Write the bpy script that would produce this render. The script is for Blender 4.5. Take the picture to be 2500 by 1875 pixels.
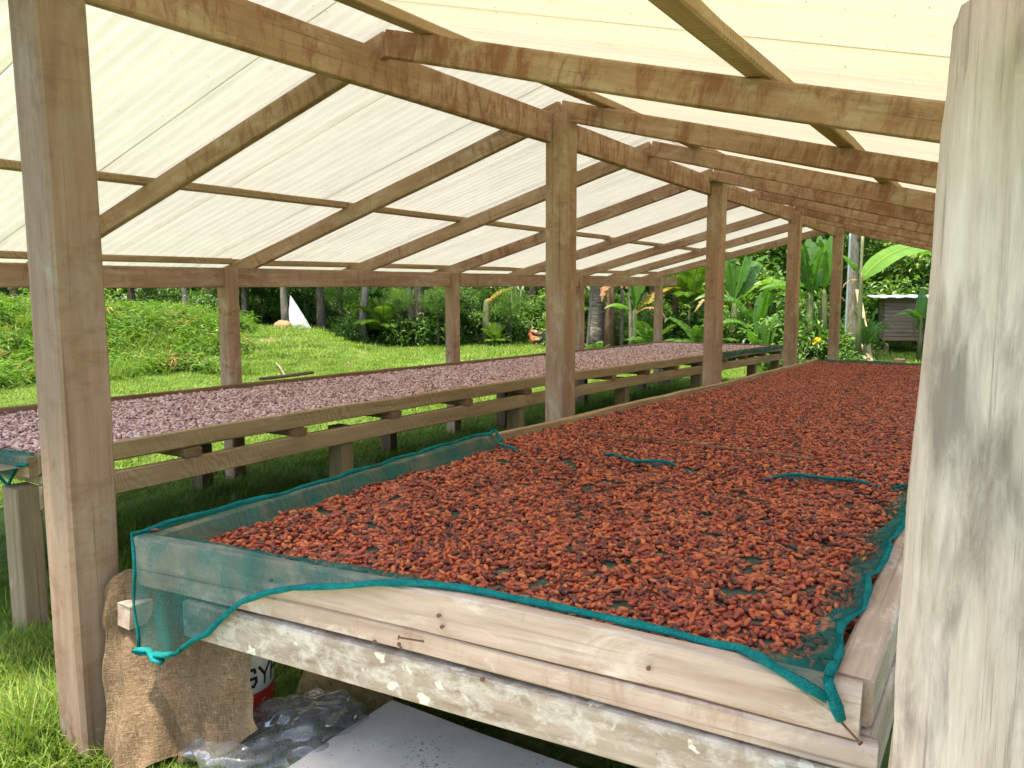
import bpy, math, random
import numpy as np
from mathutils import Matrix, Vector, Euler

scene = bpy.context.scene
for o in list(bpy.data.objects):
    bpy.data.objects.remove(o)
rnd = random.Random(11)
R = math.radians

# ------------------------------------------------------------------ camera, light, exposure
cam_d = bpy.data.cameras.new('camera'); cam = bpy.data.objects.new('camera', cam_d)
scene.collection.objects.link(cam)
cam_d.sensor_width = 36.0; cam_d.lens = 1900 / 2500 * 36.0
cam_d.clip_start = 0.05; cam_d.clip_end = 800
cam.matrix_world = Matrix(((0.84082, -0.06146, 0.53781, 0), (0.54131, 0.09856, -0.83503, 0), (-0.00168, 0.99323, 0.11614, 1.5), (0, 0, 0, 1)))
scene.camera = cam

SUN = Vector((-0.05, -0.22, 0.97)).normalized()            # towards the sun
world = bpy.data.worlds.new('World'); scene.world = world; world.use_nodes = True
wn = world.node_tree.nodes; wl = world.node_tree.links
sky = wn.new('ShaderNodeTexSky'); sky.sky_type = 'NISHITA'; sky.sun_disc = False
sky.sun_elevation = math.asin(SUN.z); sky.sun_rotation = math.atan2(SUN.x, SUN.y)
sky.air_density = 1.0; sky.dust_density = 3.0; sky.ozone_density = 1.0
wl.new(sky.outputs[0], wn['Background'].inputs[0]); wn['Background'].inputs[1].default_value = 0.15
sun_d = bpy.data.lights.new('sun', 'SUN'); sun = bpy.data.objects.new('sun', sun_d)
scene.collection.objects.link(sun)
sun_d.energy = 3.6; sun_d.angle = R(3.0); sun_d.color = (1.0, 0.90, 0.76)
sun.rotation_euler = SUN.to_track_quat('Z', 'Y').to_euler(); sun.location = (6, -4, 14)
vs = scene.view_settings
vs.view_transform = 'Standard'; vs.look = 'None'; vs.gamma = 1.0; vs.exposure = 1.85
vs.use_curve_mapping = False
scene.render.engine = 'CYCLES'
scene.cycles.max_bounces = 10; scene.cycles.diffuse_bounces = 5; scene.cycles.transmission_bounces = 6
scene.cycles.transparent_max_bounces = 16; scene.cycles.caustics_reflective = False; scene.cycles.caustics_refractive = False
scene.cycles.use_denoising = True; scene.cycles.sample_clamp_indirect = 6

# ------------------------------------------------------------------ helpers
COL = scene.collection
WM = {}
def link(ob, parent=None, M=None):
    M = M or Matrix.Identity(4)
    COL.objects.link(ob)
    if parent is not None:
        ob.parent = parent
        ob.matrix_basis = WM[parent].inverted() @ M
    else:
        ob.matrix_basis = M
    WM[ob] = M
    return ob
def tag(o, label=None, cat=None, group=None, kind=None):
    if label: o['label'] = label
    if cat: o['category'] = cat
    if group: o['group'] = group
    if kind: o['kind'] = kind
    return o
def empty(name, loc, label=None, cat=None, group=None, rz=0.0):
    o = bpy.data.objects.new(name, None); o.empty_display_size = 0.1
    link(o, None, Matrix.Translation(loc) @ Matrix.Rotation(rz, 4, 'Z'))
    return tag(o, label, cat, group)
def mesh_of(name, V, F, mats=(), fm=None, smooth=False, attr=None):
    me = bpy.data.meshes.new(name)
    me.from_pydata([tuple(v) for v in V], [], F)
    for m in mats: me.materials.append(m)
    if fm is not None: me.polygons.foreach_set('material_index', np.array(fm, dtype=np.int32))
    if smooth: me.polygons.foreach_set('use_smooth', np.ones(len(F), dtype=bool))
    if attr is not None:
        a = me.attributes.new('tint', 'FLOAT', 'FACE'); a.data.foreach_set('value', np.array(attr, dtype=np.float32))
    me.update()
    return me
def obj(name, me, parent=None, M=None, **kw):
    o = bpy.data.objects.new(name, me)
    link(o, parent, M)
    return tag(o, **kw) if kw else o
def copy_thing(src, M, parent=None):
    """copy of a thing with its parts and sub-parts; M is the new world matrix of the thing"""
    c = src.copy(); COL.objects.link(c)
    c.parent = parent
    c.matrix_basis = (WM[parent].inverted() @ M) if parent else M
    WM[c] = M
    rel = WM[src].inverted()
    for ch in [k for k in WM if k.parent == src]:
        copy_thing(ch, M @ rel @ WM[ch], c)
    return c

class MB:
    def __init__(s): s.V = []; s.F = []; s.m = []; s.t = []
    def add(s, V, F, m=0, t=0.5):
        b = len(s.V); s.V += [tuple(v) for v in V]
        for f in F: s.F.append([b + i for i in f]); s.m.append(m); s.t.append(t)
    def tube(s, P, rad, n=8, m=0, caps=True, flat=1.0):
        P = [Vector(p) for p in P]; k = len(P)
        if not hasattr(rad, '__len__'): rad = [rad] * k
        b = len(s.V); N = None
        for i in range(k):
            T = (P[min(i + 1, k - 1)] - P[max(i - 1, 0)]).normalized()
            if N is None:
                N = T.orthogonal().normalized()
                if abs(T.z) < 0.9: N = (Vector((0, 0, 1)) - T * T.z).normalized()
            else: N = (N - T * N.dot(T)).normalized()
            B = T.cross(N)
            for j in range(n):
                a = 2 * math.pi * j / n
                s.V.append(tuple(P[i] + N * (math.cos(a) * rad[i] * flat) + B * (math.sin(a) * rad[i])))
        for i in range(k - 1):
            for j in range(n):
                s.F.append([b + i * n + j, b + i * n + (j + 1) % n, b + (i + 1) * n + (j + 1) % n, b + (i + 1) * n + j]); s.m.append(m); s.t.append(.5)
        if caps:
            s.F.append([b + j for j in range(n)][::-1]); s.m.append(m); s.t.append(.5)
            s.F.append([b + (k - 1) * n + j for j in range(n)]); s.m.append(m); s.t.append(.5)
    def box(s, c, d, m=0, ch=0.0):
        x, y, z = [q / 2 for q in d]
        V = [(c[0] + sx * x, c[1] + sy * y, c[2] + sz * z) for sz in (-1, 1) for sy in (-1, 1) for sx in (-1, 1)]
        s.add(V, [[0, 2, 3, 1], [4, 5, 7, 6], [0, 1, 5, 4], [2, 6, 7, 3], [0, 4, 6, 2], [1, 3, 7, 5]], m)
    def mesh(s, name, mats, smooth=False): return mesh_of(name, s.V, s.F, mats, s.m, smooth, s.t)

def frame_x(d, up=Vector((0, 0, 1))):
    x = d.normalized()
    if abs(x.dot(up)) > 0.95: up = Vector((0, 1, 0))
    z = (up - x * x.dot(up)).normalized(); y = z.cross(x)
    return Matrix((x, y, z)).transposed().to_4x4()

def timber(name, pts, w, h, mat, parent=None, up=(0, 0, 1), ch=0.006, wob=0.003, seg=0.45, taper=None, bite=0.0, **kw):
    """a sawn board or post along a polyline: own local X along its length, rough chamfered edges"""
    P = [Vector(p) for p in pts]
    M = Matrix.Translation(P[0]) @ frame_x(P[-1] - P[0], Vector(up))
    Mi = M.inverted()
    L = [Mi @ p for p in P]
    st = []
    for a, b in zip(L[:-1], L[1:]):
        n = max(1, int((b - a).length / seg))
        for i in range(n): st.append(a.lerp(b, i / n))
    st.append(L[-1])
    V = []; F = []
    tot = st[-1].x or 1
    for i, c in enumerate(st):
        k = 1.0
        if taper: k = 1 + (taper - 1) * c.x / tot
        a, b = w / 2 * k, h / 2 * k
        q = [ch * rnd.uniform(.5, 1.6) for _ in range(4)]
        o = [rnd.uniform(-wob, wob) for _ in range(4)]
        if bite and rnd.random() < .45: q[rnd.choice((2, 3))] += bite * rnd.random()
        pr = [(-a + q[0], -b), (a - q[1], -b), (a, -b + q[1]), (a, b - q[2]), (a - q[2], b), (-a + q[3], b), (-a, b - q[3]), (-a, -b + q[0])]
        for (y, z) in pr:
            V.append((c.x + (rnd.uniform(-.003, .003) if i in (0, len(st) - 1) else 0), c.y + y + o[0] * .5, c.z + z + o[1]))
    for i in range(len(st) - 1):
        for j in range(8):
            F.append([i * 8 + j, i * 8 + (j + 1) % 8, (i + 1) * 8 + (j + 1) % 8, (i + 1) * 8 + j])
    F.append(list(range(8))[::-1]); F.append([(len(st) - 1) * 8 + j for j in range(8)])
    return obj(name, mesh_of(name, V, F, [mat]), parent, M, **kw)

def interp(tab, x):
    return float(np.interp(x, [t[0] for t in tab], [t[1] for t in tab]))

# garden frame: a = lateral / depth, d = depth along the view direction (level)
CA, SA = math.cos(R(32.784)), math.sin(R(32.784))
def G(a, d): return (d * (-SA + a * CA), d * (CA + a * SA))
def ad(x, y):
    d = -SA * x + CA * y; s = CA * x + SA * y
    return s / d if d > 0.1 else (9.0 if s > 0 else -9.0), d
HA = [(-1.2, 1.15), (-.658, 1.10), (-.51, 1.05), (-.40, .95), (-.36, .82), (-.33, .72), (-.286, .70), (-.26, .60), (-.242, .45), (-.22, .26), (-.18, 0.02), (0, 0)]
DB = [(-1.2, 11.5), (-.658, 13.2), (-.51, 14.8), (-.4, 15.5), (-.34, 15.0), (-.18, 14.5), (0, 14)]
def gz(x, y):
    z = -.015 * min(max(y - 1.3, 0), 13)
    a, d = ad(x, y)
    if d > 5 and -1.6 < a < 0:
        H = interp(HA, a); b = interp(DB, a); w = 3.0 if a < -.38 else 5.0
        t = min(max((d - b) / w, 0), 1); t = t * t * (3 - 2 * t)
        z += H * t * (1 if d < b + w + 2 else max(.6, 1 - (d - b - w - 2) * .08))
    if d > 6:
        z += .03 * math.sin(x * .9 + 1) * math.sin(y * .7)
    return z

# ------------------------------------------------------------------ materials
class NT:
    def __init__(s, name):
        s.mat = bpy.data.materials.new(name); s.mat.use_nodes = True
        s.t = s.mat.node_tree; s.n = s.t.nodes; s.n.clear()
        s.out = s.n.new('ShaderNodeOutputMaterial')
    def N(s, typ, **kw):
        n = s.n.new(typ)
        for k, v in kw.items():
            if k.startswith('i_'):
                key = k[2:]; key = int(key) if key.isdigit() else key.replace('_', ' ')
                if isinstance(v, bpy.types.NodeSocket): s.t.links.new(v, n.inputs[key])
                else: n.inputs[key].default_value = v
            else: setattr(n, k, v)
        return n
    def L(s, a, b): s.t.links.new(a, b)
    def coords(s, scale, rand=True, kind='Object'):
        tc = s.N('ShaderNodeTexCoord').outputs[kind]
        if rand:
            oi = s.N('ShaderNodeObjectInfo')
            m = s.N('ShaderNodeMath', operation='MULTIPLY', i_0=oi.outputs['Random'], i_1=37.0)
            tc = s.N('ShaderNodeVectorMath', operation='ADD', i_0=tc, i_1=m.outputs[0]).outputs[0]
        return s.N('ShaderNodeMapping', i_Vector=tc, i_Scale=scale).outputs[0]
    def noise(s, vec, scale=1.0, detail=6, rough=.6, dist=0.0):
        return s.N('ShaderNodeTexNoise', i_Vector=vec, i_Scale=scale, i_Detail=detail, i_Roughness=rough, i_Distortion=dist).outputs['Fac']
    def ramp(s, fac, stops):
        r = s.N('ShaderNodeValToRGB', i_Fac=fac); e = r.color_ramp.elements
        while len(e) < len(stops): e.new(.5)
        for el, (p, c) in zip(e, stops):
            el.position = p; el.color = (c[0], c[1], c[2], 1) if hasattr(c, '__len__') else (c, c, c, 1)
        return r.outputs[0]
    def mix(s, f, a, b, mode='MIX'):
        m = s.N('ShaderNodeMix', data_type='RGBA', blend_type=mode)
        for sock, v in ((m.inputs[0], f), (m.inputs[6], a), (m.inputs[7], b)):
            if isinstance(v, bpy.types.NodeSocket): s.L(v, sock)
            else: sock.default_value = v if not hasattr(v, '__len__') else (v[0], v[1], v[2], 1)
        return m.outputs[2]
    def bsdf(s, col, rough=.8, bump=None, bstr=.3, bdist=.01, spec=.3, **kw):
        b = s.N('ShaderNodeBsdfPrincipled')
        for k, v in (('Base Color', col), ('Roughness', rough)):
            if isinstance(v, bpy.types.NodeSocket): s.L(v, b.inputs[k])
            else: b.inputs[k].default_value = v if not hasattr(v, '__len__') else (v[0], v[1], v[2], 1)
        b.inputs['Specular IOR Level'].default_value = spec
        for k, v in kw.items(): b.inputs[k.replace('_', ' ')].default_value = v
        if bump is not None:
            bn = s.N('ShaderNodeBump', i_Height=bump, i_Strength=bstr, i_Distance=bdist)
            s.L(bn.outputs[0], b.inputs['Normal'])
        return b
    def done(s, shader): s.L(shader if isinstance(shader, bpy.types.NodeSocket) else shader.outputs[0], s.out.inputs[0]); return s.mat

def wood(name, dark, mid, light, stain=None, stain_lo=.58, stain_hi=.66, pale=None, pale_lo=.6, grain=1.0, rough=.85, saw=0.0):
    k = NT(name)
    v = k.coords((1.3 * grain, 16 * grain, 16 * grain))
    g = k.noise(v, 1.6, 9, .68, .3)
    big = k.noise(k.coords((.9, 5, 5)), 1.0, 4, .6)
    m = k.N('ShaderNodeMath', operation='MULTIPLY_ADD', i_0=big, i_1=.55, i_2=0.0)
    m2 = k.N('ShaderNodeMath', operation='MULTIPLY_ADD', i_0=g, i_1=.5, i_2=m.outputs[0])
    col = k.ramp(m2.outputs[0], [(.36, dark), (.52, mid), (.68, light)])
    h = g
    if pale:
        p = k.noise(k.coords((2.2, 5, 5)), 1.6, 7, .72, .6)
        col = k.mix(k.ramp(p, [(pale_lo, 0.0), (pale_lo + .14, .85)]), col, pale)
    if stain:
        s = k.noise(k.coords((9.0, 7.0, 3.0)), 1.5, 10, .74, .5)
        zone = k.noise(k.coords((.8, .6, .6)), 1.2, 2, .5)
        sm = k.N('ShaderNodeMath', operation='MULTIPLY_ADD', i_0=zone, i_1=.32, i_2=s)
        col = k.mix(k.ramp(sm.outputs[0], [(stain_lo + .13, 0.0), (stain_hi + .18, .7)]), col, stain)
    # fine dark checks along the grain
    c = k.noise(k.coords((.8, 60, 60)), 1.0, 4, .6)
    col = k.mix(k.ramp(c, [(.30, .55), (.40, 0.0)]), col, [x * .45 for x in dark])
    if saw:
        wv = k.N('ShaderNodeTexWave', i_Vector=k.coords((1, .25, .45)), i_Scale=20.0, i_Distortion=22.0, i_Detail=3.0, i_Detail_Scale=.35, wave_type='BANDS', bands_direction='DIAGONAL').outputs['Fac']
        zone2 = k.ramp(k.noise(k.coords((1.2, 1, 1)), 1.3, 2), [(.42, 0.0), (.58, 1.0)])
        col = k.mix(k.mix(.5, 0.0, zone2) if False else k.N('ShaderNodeMath', operation='MULTIPLY', i_0=zone2, i_1=saw).outputs[0], col,
                    k.mix(k.ramp(wv, [(.25, 0.0), (.6, 1.0)]), [x * .62 for x in mid], [min(1, x * 1.22) for x in light]))
    return k.done(k.bsdf(col, rough, h, .35, .006, .25))

M_BEAM = wood('brown_sawn_wood', (.26, .165, .105), (.375, .245, .163), (.47, .335, .24), stain=(.20, .078, .038), pale=(.47, .38, .285), pale_lo=.50)
M_RIDGE = wood('stained_ridge_wood', (.26, .165, .105), (.375, .245, .163), (.47, .335, .24), stain=(.20, .075, .034), stain_lo=.49, stain_hi=.58, pale=(.47, .38, .285), pale_lo=.50)
M_POST = wood('post_wood', (.24, .155, .10), (.36, .24, .163), (.45, .33, .24), stain=(.235, .11, .06), stain_lo=.55, stain_hi=.66, pale=(.46, .385, .29), pale_lo=.50)
M_POSTG = wood('post_wood_grey', (.17, .112, .075), (.26, .175, .118), (.33, .245, .175), stain=(.175, .088, .048), stain_lo=.51, stain_hi=.68, pale=(.29, .25, .185), pale_lo=.54)
M_RAIL = wood('fresh_rail_wood', (.24, .155, .08), (.36, .25, .14), (.47, .35, .21), pale=(.50, .385, .25), pale_lo=.56, saw=.28)
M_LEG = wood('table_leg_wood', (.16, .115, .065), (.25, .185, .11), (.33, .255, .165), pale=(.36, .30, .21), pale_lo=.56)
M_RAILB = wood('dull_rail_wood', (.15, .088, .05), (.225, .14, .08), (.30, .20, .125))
M_GREY = wood('weathered_grey_wood', (.28, .195, .135), (.44, .325, .24), (.58, .465, .365), pale=(.70, .59, .485), pale_lo=.52, stain=(.29, .165, .085), stain_lo=.60, stain_hi=.78, grain=1.2)
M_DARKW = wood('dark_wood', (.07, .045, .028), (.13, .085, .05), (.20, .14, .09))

def lichen():
    k = NT('lichen_wood')
    v = k.coords((2, 14, 14)); g = k.noise(v, 1.6, 8, .65)
    col = k.ramp(g, [(.35, (.23, .175, .12)), (.55, (.36, .295, .22)), (.7, (.46, .395, .31))])
    n1 = k.noise(k.coords((9, 13, 13)), 1.5, 9, .74, .4)
    zone = k.noise(k.coords((1.6, 2, 2)), 1.0, 3)
    m = k.N('ShaderNodeMath', operation='MULTIPLY_ADD', i_0=zone, i_1=.55, i_2=n1)
    col = k.mix(k.ramp(m.outputs[0], [(.74, 0.0), (.92, .75)]), col, (.62, .58, .49))
    vo = k.N('ShaderNodeTexVoronoi', i_Vector=k.N('ShaderNodeVectorMath', operation='ADD', i_0=k.coords((22, 26, 26)), i_1=k.N('ShaderNodeTexNoise', i_Vector=k.coords((40, 40, 40)), i_Scale=1.0).outputs['Color']).outputs[0], i_Scale=1.0)
    sp = k.N('ShaderNodeMath', operation='GREATER_THAN', i_0=k.N('ShaderNodeSeparateColor', i_Color=vo.outputs['Color']).outputs[0], i_1=.80)
    ds = k.ramp(vo.outputs['Distance'], [(.34, 1.0), (.44, 0.0)])
    col = k.mix(k.N('ShaderNodeMath', operation='MULTIPLY', i_0=sp.outputs[0], i_1=ds).outputs[0], col, (.62, .60, .47))
    d = k.noise(k.coords((30, 40, 40)), 1.2, 4, .7)
    col = k.mix(k.ramp(d, [(.30, .7), (.38, 0.0)]), col, (.16, .12, .09))
    return k.done(k.bsdf(col, .92, n1, .5, .006, .15))
M_LICHEN = lichen()

def rightpost():
    k = NT('bleached_post_wood')
    g = k.noise(k.coords((3.2, 55, 55), False), 1.5, 10, .72, .25)
    big = k.noise(k.coords((1.6, 9, 9), False), 1.2, 5, .6)
    gm = k.N('ShaderNodeMath', operation='MULTIPLY_ADD', i_0=big, i_1=.6, i_2=k.N('ShaderNodeMath', operation='MULTIPLY', i_0=g, i_1=.5).outputs[0])
    col = k.ramp(gm.outputs[0], [(.36, (.36, .275, .215)), (.52, (.56, .445, .36)), (.68, (.70, .59, .495))])
    s = k.noise(k.coords((5.0, 26, 26), False), 1.0, 7, .66, .4)
    zone = k.noise(k.coords((2.2, 9, 9), False), 1.0, 3, .5)
    m = k.N('ShaderNodeMath', operation='MULTIPLY_ADD', i_0=zone, i_1=.65, i_2=k.N('ShaderNodeMath', operation='MULTIPLY', i_0=s, i_1=.35).outputs[0])
    col = k.mix(k.ramp(m.outputs[0], [(.515, 0.0), (.62, .72)]), col, (.15, .115, .095))
    m3 = k.noise(k.coords((9, 22, 22), False), 1.4, 8, .72)
    col = k.mix(k.ramp(m3, [(.56, 0.0), (.70, .4)]), col, (.66, .55, .42))
    c = k.noise(k.coords((1.6, 95, 95), False), 1.0, 7, .68)
    col = k.mix(k.ramp(c, [(.34, .7), (.43, 0.0)]), col, (.24, .18, .14))
    c2 = k.noise(k.coords((1.0, 30, 30), False), 1.0, 3, .5, .3)
    col = k.mix(k.ramp(c2, [(.255, .85), (.285, 0.0)]), col, (.10, .075, .06))
    return k.done(k.bsdf(col, .88, g, .5, .008, .15))
M_RPOST = rightpost()

def roofmat(name, col, col2, tr=.36):
    k = NT(name)
    v = k.coords((1.0, 13, 1), True); n = k.noise(v, 1.5, 6, .65)
    n2 = k.noise(k.coords((26, 26, 26)), 2.0, 5, .7)
    mm = k.N('ShaderNodeMath', operation='MULTIPLY_ADD', i_0=n2, i_1=.16, i_2=n)
    c = k.ramp(mm.outputs[0], [(.22, col2), (.74, col)])
    dirt = k.noise(k.coords((3.5, 9, 3)), 1.0, 8, .72, .4)
    c = k.mix(k.ramp(dirt, [(.60, 0.0), (.74, .42)]), c, (.52, .45, .30))
    fl = k.noise(k.coords((70, 70, 20)), 1.0, 2, .5)
    c = k.mix(k.ramp(fl, [(.73, 0.0), (.76, .8)]), c, (.22, .16, .09))
    t = k.N('ShaderNodeBsdfTranslucent', i_Color=c)
    d = k.N('ShaderNodeBsdfPrincipled', i_Base_Color=c, i_Roughness=.45)
    mx = k.N('ShaderNodeMixShader', i_0=tr, i_1=d.outputs[0], i_2=t.outputs[0])
    return k.done(mx)
M_ROOFL = roofmat('fibreglass_roof_pale', (.85, .85, .77), (.66, .66, .58), .16)
M_ROOFR = roofmat('fibreglass_roof_lit', (.93, .885, .73), (.80, .73, .54), .172)  # same fibreglass as the left; the right slope's brighter light is coloured in as cream

def beanmat(name, stops, rough, spec, dust):
    k = NT(name)
    oi = k.N('ShaderNodeObjectInfo')
    v = k.N('ShaderNodeTexCoord').outputs['Object']
    off = k.N('ShaderNodeMath', operation='MULTIPLY', i_0=oi.outputs['Random'], i_1=91.0)
    v = k.N('ShaderNodeVectorMath', operation='ADD', i_0=v, i_1=off.outputs[0]).outputs[0]
    n = k.noise(k.N('ShaderNodeMapping', i_Vector=v, i_Scale=(90, 200, 200)).outputs[0], 1.0, 4, .6)
    f = k.N('ShaderNodeMath', operation='MULTIPLY_ADD', i_0=n, i_1=.5, i_2=k.N('ShaderNodeMath', operation='MULTIPLY_ADD', i_0=oi.outputs['Random'], i_1=1.0, i_2=-.24).outputs[0])
    col = k.ramp(f.outputs[0], stops)
    if dust:
        d = k.noise(k.N('ShaderNodeMapping', i_Vector=v, i_Scale=(160, 160, 160)).outputs[0], 1.0, 5, .7)
        col = k.mix(k.ramp(d, [(.60, 0.0), (.74, dust)]), col, (.62, .42, .36))
    return k.done(k.bsdf(col, rough, n, .5, .002, spec))
M_BEAN = beanmat('wet_cocoa_bean', [(.0, (.055, .016, .011)), (.22, (.14, .028, .016)), (.48, (.30, .050, .021)), (.75, (.45, .078, .026)), (1.0, (.58, .165, .042))], .30, .48, .05)
M_BEANP = beanmat('dry_cocoa_bean', [(.0, (.16, .078, .070)), (.3, (.46, .285, .27)), (.65, (.69, .485, .46)), (1.0, (.84, .67, .63))], .75, .2, .3)

def netmat(name, col, alpha, weave=True):
    k = NT(name)
    v = k.coords((1, 1, 1), False)
    n = k.noise(v, 9.0, 4, .6)
    f = k.noise(k.N('ShaderNodeMapping', i_Vector=v, i_Scale=(60, 420, 60)).outputs[0], 1.0, 3, .7)
    f2 = k.noise(k.N('ShaderNodeMapping', i_Vector=v, i_Scale=(420, 60, 420)).outputs[0], 1.0, 3, .7)
    s = k.N('ShaderNodeMath', operation='ADD', i_0=f, i_1=f2)
    s = k.N('ShaderNodeMath', operation='MULTIPLY_ADD', i_0=n, i_1=.8, i_2=s.outputs[0])
    a = k.ramp(s.outputs[0], [(.80, alpha - .28), (1.0, alpha), (1.0, min(1, alpha + .3))]) if weave else alpha
    if weave:
        r = a.node.color_ramp.elements; r[0].position = .45; r[1].position = .7; r[2].position = .95
        s2 = k.N('ShaderNodeMath', operation='MULTIPLY', i_0=s.outputs[0], i_1=.5); k.L(s2.outputs[0], a.node.inputs[0])
    if weave:
        bl = k.N('ShaderNodeMath', operation='MULTIPLY_ADD', i_0=k.ramp(k.noise(k.N('ShaderNodeMapping', i_Vector=v, i_Scale=(9, 9, 5)).outputs[0], 1.0, 5, .62, .6), [(.36, 0.0), (.66, 1.0)]), i_1=.42, i_2=-.19)
        a = k.N('ShaderNodeMath', operation='ADD', use_clamp=True, i_0=a, i_1=bl.outputs[0]).outputs[0]
    c = k.mix(k.ramp(n, [(.35, 0.0), (.65, 1.0)]), [x * .8 for x in col], col)
    d = k.N('ShaderNodeBsdfDiffuse', i_Color=c); tl = k.N('ShaderNodeBsdfTranslucent', i_Color=c)
    b = k.N('ShaderNodeMixShader', i_0=.3, i_1=d.outputs[0], i_2=tl.outputs[0])
    tr = k.N('ShaderNodeBsdfTransparent')
    return k.done(k.N('ShaderNodeMixShader', i_0=a, i_1=tr.outputs[0], i_2=b.outputs[0]))
M_NET = netmat('teal_shade_net', (.022, .185, .165), .50)
M_NETF = netmat('stretched_shade_net', (.050, .125, .100), .40)
def hemmat():
    k = NT('teal_hem')
    n = k.noise(k.coords((1, 1, 1), False), 260, 3, .7); m = k.noise(k.coords((1, 1, 1), False), 22, 5, .7)
    c = k.mix(k.ramp(m, [(.35, 0.0), (.65, 1.0)]), (.008, .135, .13), (.020, .25, .235))
    c = k.mix(k.ramp(n, [(.40, .6), (.55, 0.0)]), c, (.004, .07, .07))
    return k.done(k.bsdf(c, .95, n, .8, .004, .05))
M_HEM = hemmat()
M_BED = NT('dark_mesh_bed')
_n = M_BED.noise(M_BED.coords((1, 1, 1), False), 30, 5, .7)
M_BED = M_BED.done(M_BED.bsdf(M_BED.ramp(_n, [(.35, (.13, .115, .078)), (.65, (.25, .215, .15))]), .9))

def burlap():
    k = NT('jute_burlap')
    v = k.coords((1, 1, 1), False, 'UV') if False else k.coords((1, 1, 1), False)
    w1 = k.noise(k.N('ShaderNodeMapping', i_Vector=v, i_Scale=(40, 40, 330)).outputs[0], 1.0, 3, .6)
    w2 = k.noise(k.N('ShaderNodeMapping', i_Vector=v, i_Scale=(330, 200, 30)).outputs[0], 1.0, 3, .6)
    m = k.N('ShaderNodeMath', operation='MULTIPLY_ADD', i_0=k.N('ShaderNodeMath', operation='ADD', i_0=w1, i_1=w2).outputs[0], i_1=1.6, i_2=-1.35)
    n = k.noise(v, 7, 5, .65); n2 = k.noise(v, 160, 3, .7)
    m3 = k.N('ShaderNodeMath', operation='MULTIPLY_ADD', i_0=n2, i_1=.3, i_2=m.outputs[0])
    col = k.ramp(m3.outputs[0], [(.02, (.10, .066, .036)), (.5, (.21, .146, .085)), (.9, (.34, .25, .155))])
    col = k.mix(k.ramp(n, [(.35, .6), (.65, 0.0)]), col, (.14, .09, .05))
    return k.done(k.bsdf(col, .95, m3.outputs[0], .6, .003, .1))
M_BURLAP = burlap()

def leafmat(name, stops, tr=.4, rough=.45, spec=.35):
    k = NT(name)
    at = k.N('ShaderNodeAttribute', attribute_name='tint').outputs['Fac']
    oi = k.N('ShaderNodeObjectInfo')
    f = k.N('ShaderNodeMath', operation='MULTIPLY_ADD', i_0=oi.outputs['Random'], i_1=.3, i_2=k.N('ShaderNodeMath', operation='MULTIPLY_ADD', i_0=at, i_1=1.0, i_2=-.15).outputs[0])
    col = k.ramp(f.outputs[0], stops)
    d = k.bsdf(col, rough, spec=spec)
    t = k.N('ShaderNodeBsdfTranslucent', i_Color=k.mix(1.0, col, (1.25, 1.35, .55), 'MULTIPLY'))
    return k.done(k.N('ShaderNodeMixShader', i_0=tr, i_1=d.outputs[0], i_2=t.outputs[0]))
M_LEAF = leafmat('tree_leaf', [(0, (.025, .06, .012)), (.4, (.05, .115, .02)), (.75, (.09, .175, .03)), (1, (.15, .23, .04))])
M_LEAFB = leafmat('bush_leaf', [(0, (.045, .10, .018)), (.4, (.085, .175, .028)), (.75, (.135, .245, .04)), (1, (.22, .31, .06))])
M_WEED = leafmat('weed_leaf', [(0, (.04, .10, .012)), (.4, (.08, .175, .018)), (.8, (.13, .25, .026)), (1, (.24, .29, .10))], .45)
M_GRASS = leafmat('grass_blade', [(0, (.06, .12, .016)), (.4, (.115, .20, .024)), (.8, (.175, .27, .035)), (1, (.28, .29, .09))], .35, .6, .2)
M_BANANA = leafmat('banana_leaf', [(0, (.05, .125, .02)), (.4, (.09, .21, .03)), (.8, (.15, .29, .035)), (1, (.24, .35, .05))], .5, .35, .45)
M_DRYLEAF = leafmat('dry_banana_leaf', [(0, (.14, .065, .025)), (.5, (.25, .14, .06)), (1, (.38, .26, .12))], .25, .8, .1)
M_YELLEAF = leafmat('yellowed_leaf', [(0, (.16, .17, .02)), (.5, (.34, .24, .03)), (1, (.42, .20, .03))], .4, .5, .2)
M_FROND = leafmat('palm_frond', [(0, (.06, .13, .016)), (.4, (.11, .21, .022)), (.8, (.18, .28, .03)), (1, (.26, .33, .05))], .45)

def bark(name, a, b, c, ring=False):
    k = NT(name)
    n = k.noise(k.coords((9, 9, 2.5)), 1.6, 8, .7, .3)
    if ring: n = k.noise(k.coords((3, 3, 16)), 1.4, 6, .65, .2)
    col = k.ramp(n, [(.35, a), (.52, b), (.68, c)])
    return k.done(k.bsdf(col, .92, n, .6, .02, .15))
M_BARK = bark('grey_brown_bark', (.03, .024, .017), (.075, .06, .043), (.14, .12, .09))
M_BARKP = bark('pale_bark', (.10, .085, .06), (.19, .165, .12), (.29, .26, .20))
M_PALMB = bark('ringed_palm_bark', (.07, .055, .04), (.17, .14, .11), (.32, .29, .25), True)
M_PSTEM = bark('banana_pseudostem', (.06, .085, .03), (.11, .13, .05), (.17, .155, .08))
M_PSTEMD = bark('dry_banana_stem', (.055, .033, .018), (.12, .075, .04), (.19, .135, .085))
def plain(name, col, rough=.6, spec=.3, n=0, **kw):
    k = NT(name)
    c = col
    if n:
        f = k.noise(k.coords((n, n, n)), 1.0, 6, .65)
        c = k.mix(f, [x * .65 for x in col], [min(1, x * 1.3) for x in col])
    return k.done(k.bsdf(c, rough, spec=spec, **kw))
M_RUST = plain('rusty_iron', (.16, .075, .045), .8, .3, 90)
M_WHITE = plain('white_plastic', (.72, .71, .67), .4, .4, 3)
M_RED = plain('red_label', (.65, .05, .03), .5, .3)
M_BLACK = plain('black_print', (.02, .02, .025), .5, .3)
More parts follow.
